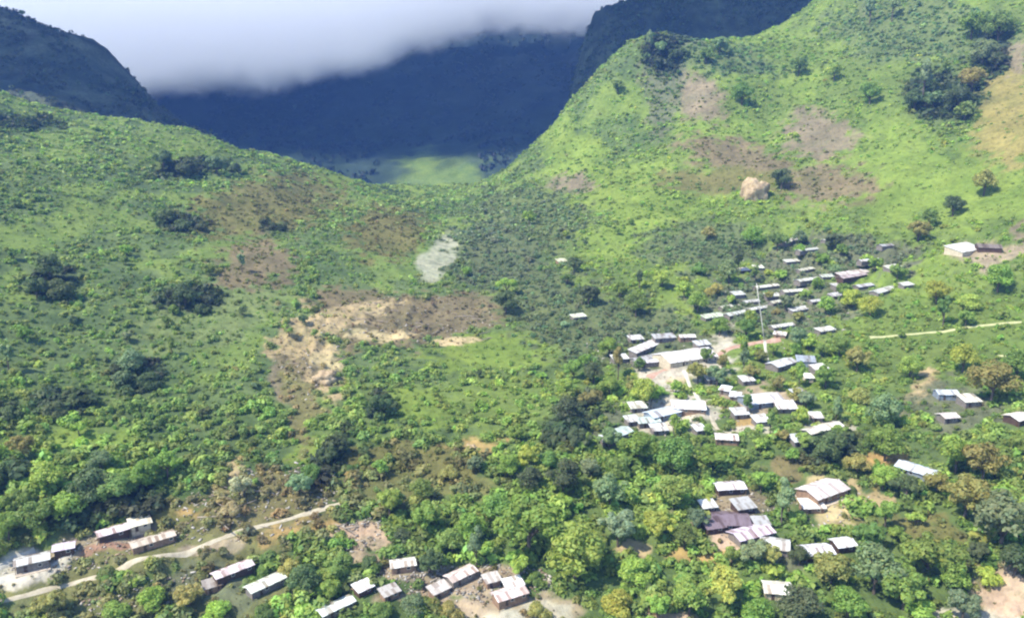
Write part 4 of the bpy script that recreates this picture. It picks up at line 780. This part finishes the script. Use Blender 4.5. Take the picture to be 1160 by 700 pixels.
# ------------------------------------------------------------------ undergrowth nobody could count
def scatter(name, n, y0, y1, nl, leaf, rmin, rmax, seed, tuft=False, tall=False):
    r = np.random.default_rng(seed)
    n = int(n * 1.2); y = np.sqrt(r.uniform(y0 * y0, y1 * y1, n)); u = r.uniform(-.97, .97, n); x = u * (y + 25)
    z = h(x, y); g, den, bc, low, right, px, py, dk = cover(x, y, z)
    ok = r.random(n) < den * .98
    if tuft:
        ok = (r.random(n) < sstep(.75, .25, den)) & (r.random(n) < np.where(g.mean(1) > .21, .12, .8)); bc = g * np.array((1.1, 1.12, .95)) * (.75 + .5 * r.random((n, 1))); bc = np.minimum(bc, np.array((.26, .23, .11))); bc = np.where(r.random((n, 1)) < .35, np.array((.11, .125, .04)) * (.7 + .6 * r.random((n, 1))), bc); dk = dk * 0; den = den * 0 + .6; low = low * 0
    if tall: ok &= (den > .6) & (fbm(x / 22, y / 22, 141, 3) > .08) & (r.random(n) < .75 - .3 * low)
    for poly, wd in RPOLY: ok &= seg_dist(x, y, poly) > wd * .5 + (-.25 if tuft else .5)
    for fx, fy, fr, a, L, dep in FOOT:
        lx = (x - fx) * cos(a) + (y - fy) * sin(a); ly = -(x - fx) * sin(a) + (y - fy) * cos(a)
        ok &= ~((np.abs(lx) < L / 2 + (.5 if fy > 330 else 1.0)) & (ly < dep / 2 + .7) & (ly > -dep / 2 - (.5 if fy > 330 else 2.4)))
    x, y, z, bc, low, dk, den = x[ok], y[ok], z[ok], bc[ok], low[ok], dk[ok], den[ok]; m = len(x)
    R_ = (rmin + (rmax - rmin) * r.random(m) ** 2.0) * (.75 + .55 * low + .5 * dk) * (.6 + .5 * den)
    K = 10; pv_, pt_ = [], []
    for k in range(K):
        nb = r.integers(3, 7); a = r.uniform(0, 2 * pi, nb); q = r.uniform(.1, .62, nb); cs = np.c_[q * np.cos(a), q * np.sin(a), r.uniform(.3, .75, nb)]
        V, Q, T = leaves(cs, r.uniform(.3, .52, nb), nl, leaf, r, .9, .15); pv_.append(V); pt_.append(T)
    pv_, pt_ = np.array(pv_), np.array(pt_)
    k = r.integers(0, K, m); th = r.uniform(0, 2 * pi, m); c, s = np.cos(th), np.sin(th)
    V = pv_[k]; hgt = R_ * r.uniform(.65, 1.25, m)
    X = (V[:, :, 0] * c[:, None] - V[:, :, 1] * s[:, None]) * R_[:, None] + x[:, None]; Yv = (V[:, :, 0] * s[:, None] + V[:, :, 1] * c[:, None]) * R_[:, None] + y[:, None]
    Zv = (V[:, :, 2] - .18) * hgt[:, None] + z[:, None]
    tone = np.exp(r.normal(0, .20, m))[:, None] * (1 + .07 * r.normal(size=(m, 3)))
    T = pt_[k] * (bc * tone)[:, None, :]
    o = mesh(name, np.stack([X, Yv, Zv], 2).reshape(-1, 3), np.arange(m * nl * 4).reshape(-1, 4), M_BUSH, tint=np.clip(T, .008, .6).reshape(-1, 3)); tag(o, kind='stuff')
    print(name, m, m * nl)
scatter('undergrowth', 11000, 150, 300, 100, .21, .8, 3.0, 1)
scatter('undergrowth', 26000, 300, 500, 44, .30, .8, 3.0, 2)
scatter('undergrowth', 85000, 500, 960, 15, .50, .8, 3.6, 3)
scatter('grass_tufts', 34000, 150, 330, 26, .24, .30, .95, 4, True)
scatter('grass_tufts', 40000, 330, 960, 12, .36, .45, 1.3, 5, True)
def canopy(n, f, x0, x1, y0, y1, rmin, rmax, col, nl, seed, name='forest', glade=False):
    r = np.random.default_rng(seed); x, y = r.uniform(x0, x1, n), r.uniform(y0, y1, n); z = f(x, y)
    ok = fbm(x / (rmax * 7), y / (rmax * 7), seed, 3) + r.normal(0, .3, n) > -.15; ok &= ~(glade & (z < -62 + 8 * fbm(x / 40, y / 40, 3, 3)) & (np.abs(x + 150) < 105 + 40 * fbm(x / 50, y / 50, 5, 2))); x, y, z = x[ok], y[ok], z[ok]; m = len(x)
    R_ = r.uniform(rmin, rmax, m); P_, T_ = [], []
    for k in range(8):
        nb = r.integers(3, 6); a = r.uniform(0, 2 * pi, nb); q = r.uniform(.1, .6, nb)
        V, Q, T = leaves(np.c_[q * np.cos(a), q * np.sin(a), r.uniform(.4, 1.0, nb)], r.uniform(.35, .55, nb), nl, .40, r, .9, .1); P_.append(V); T_.append(T)
    P_, T_ = np.array(P_), np.array(T_); k = r.integers(0, 8, m); V = P_[k] * R_[:, None, None] + np.stack([x, y, z - .1 * R_], 1)[:, None, :]
    T = T_[k] * (np.array(col) * np.exp(r.normal(0, .28, (m, 1))) * (1 + .08 * r.normal(size=(m, 3))))[:, None, :]
    tag(mesh(name, V.reshape(-1, 3), np.arange(m * nl * 4).reshape(-1, 4), M_BUSH, tint=np.clip(T, .006, .4).reshape(-1, 3)), kind='stuff')
canopy(6500, lrf, -880, -180, 800, 1060, 1.6, 4.2, (.085, .105, .062), 18, 51)
canopy(9000, rcf, -40, 700, 960, 1130, 1.6, 4.0, (.075, .100, .052), 18, 52)
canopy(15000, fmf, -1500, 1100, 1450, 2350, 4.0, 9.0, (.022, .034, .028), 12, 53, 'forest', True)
scatter('scrub', 5000, 150, 280, 260, .15, 1.5, 3.6, 8, False, True)
scatter('scrub', 6500, 230, 480, 150, .20, 1.9, 4.2, 6, False, True)
scatter('scrub', 16000, 480, 900, 48, .32, 1.8, 4.4, 7, False, True)
M_RUBBLE, t, b = material('rubble_pieces', .9, .1); a_ = N(t, 'ShaderNodeVertexColor', layer_name='tint'); t.links.new(a_.outputs['Color'], b.inputs['Base Color'])
r = np.random.default_rng(77); V_, Q_, T_ = [], [], []
for zx, zy, zrx, zry, n in [(110,626,110,20,420),(540,662,90,24,600),(445,652,50,18,200),(300,570,110,40,520),(150,680,160,16,260),(405,608,30,20,160),(720,395,60,22,200),(780,470,70,34,260),(890,340,90,60,420),(830,585,50,26,220),(350,405,40,50,240),(465,362,95,26,320),(940,575,50,26,160)]:
    a, q = r.uniform(0, 2 * pi, n), r.random(n) ** .5; px = zx + zrx * q * np.cos(a); py = zy - zrx * q * np.cos(a) * (.22 if zy > 560 and zx < 460 else 0) + zry * q * np.sin(a)
    ra, rb, rc2 = ray(px, py); yy = np.geomspace(150, 700, 260)[:, None]; dz = rc2 / rb * yy - h(ra / rb * yy, yy + 0 * px, False); i0 = np.argmax(dz < 0, 0)
    cyy = yy[i0, 0] * r.uniform(.997, 1.003, n); cxx = ra / rb * cyy; czz = h(cxx, cyy)
    for k in range(n):
        c = Vector((cxx[k], cyy[k], czz[k]))
        if min(float(seg_dist(c.x, c.y, poly)) for poly, wd in RPOLY) < 1.5: continue
        if any(math.hypot(c.x - fx, c.y - fy) < fr * .8 for fx, fy, fr, *_ in FOOT): continue
        sz = r.uniform(.18, .62) * np.array((r.uniform(.6, 2.6), r.uniform(.5, 1.2), r.uniform(.3, .7))); th = r.uniform(0, pi); n0 = len(V_) * 8
        bx = np.array([(i, j, l) for l in (-1, 1) for j in (-1, 1) for i in (-1, 1)], float) * (1 + r.uniform(-.25, .25, (8, 3))) * sz / 2
        tl = r.uniform(-.4, .4); bx[:, 2] += bx[:, 0] * tl
        X = bx[:, 0] * cos(th) - bx[:, 1] * sin(th); Yv = bx[:, 0] * sin(th) + bx[:, 1] * cos(th)
        V_.append(np.c_[X + c.x, Yv + c.y, bx[:, 2] + c.z + .12]); Q_.append(np.array([(0,2,3,1),(4,5,7,6),(0,1,5,4),(1,3,7,5),(3,2,6,7),(2,0,4,6)]) + n0)
        T_.append(np.tile(np.array([(.30,.27,.22),(.42,.38,.32),(.20,.15,.11),(.40,.37,.33),(.28,.21,.14)][r.integers(0, 5)]) * r.uniform(.7, 1.15), (8, 1)))
tag(mesh('rubble', np.concatenate(V_), np.concatenate(Q_), M_RUBBLE, tint=np.concatenate(T_)), kind='stuff')
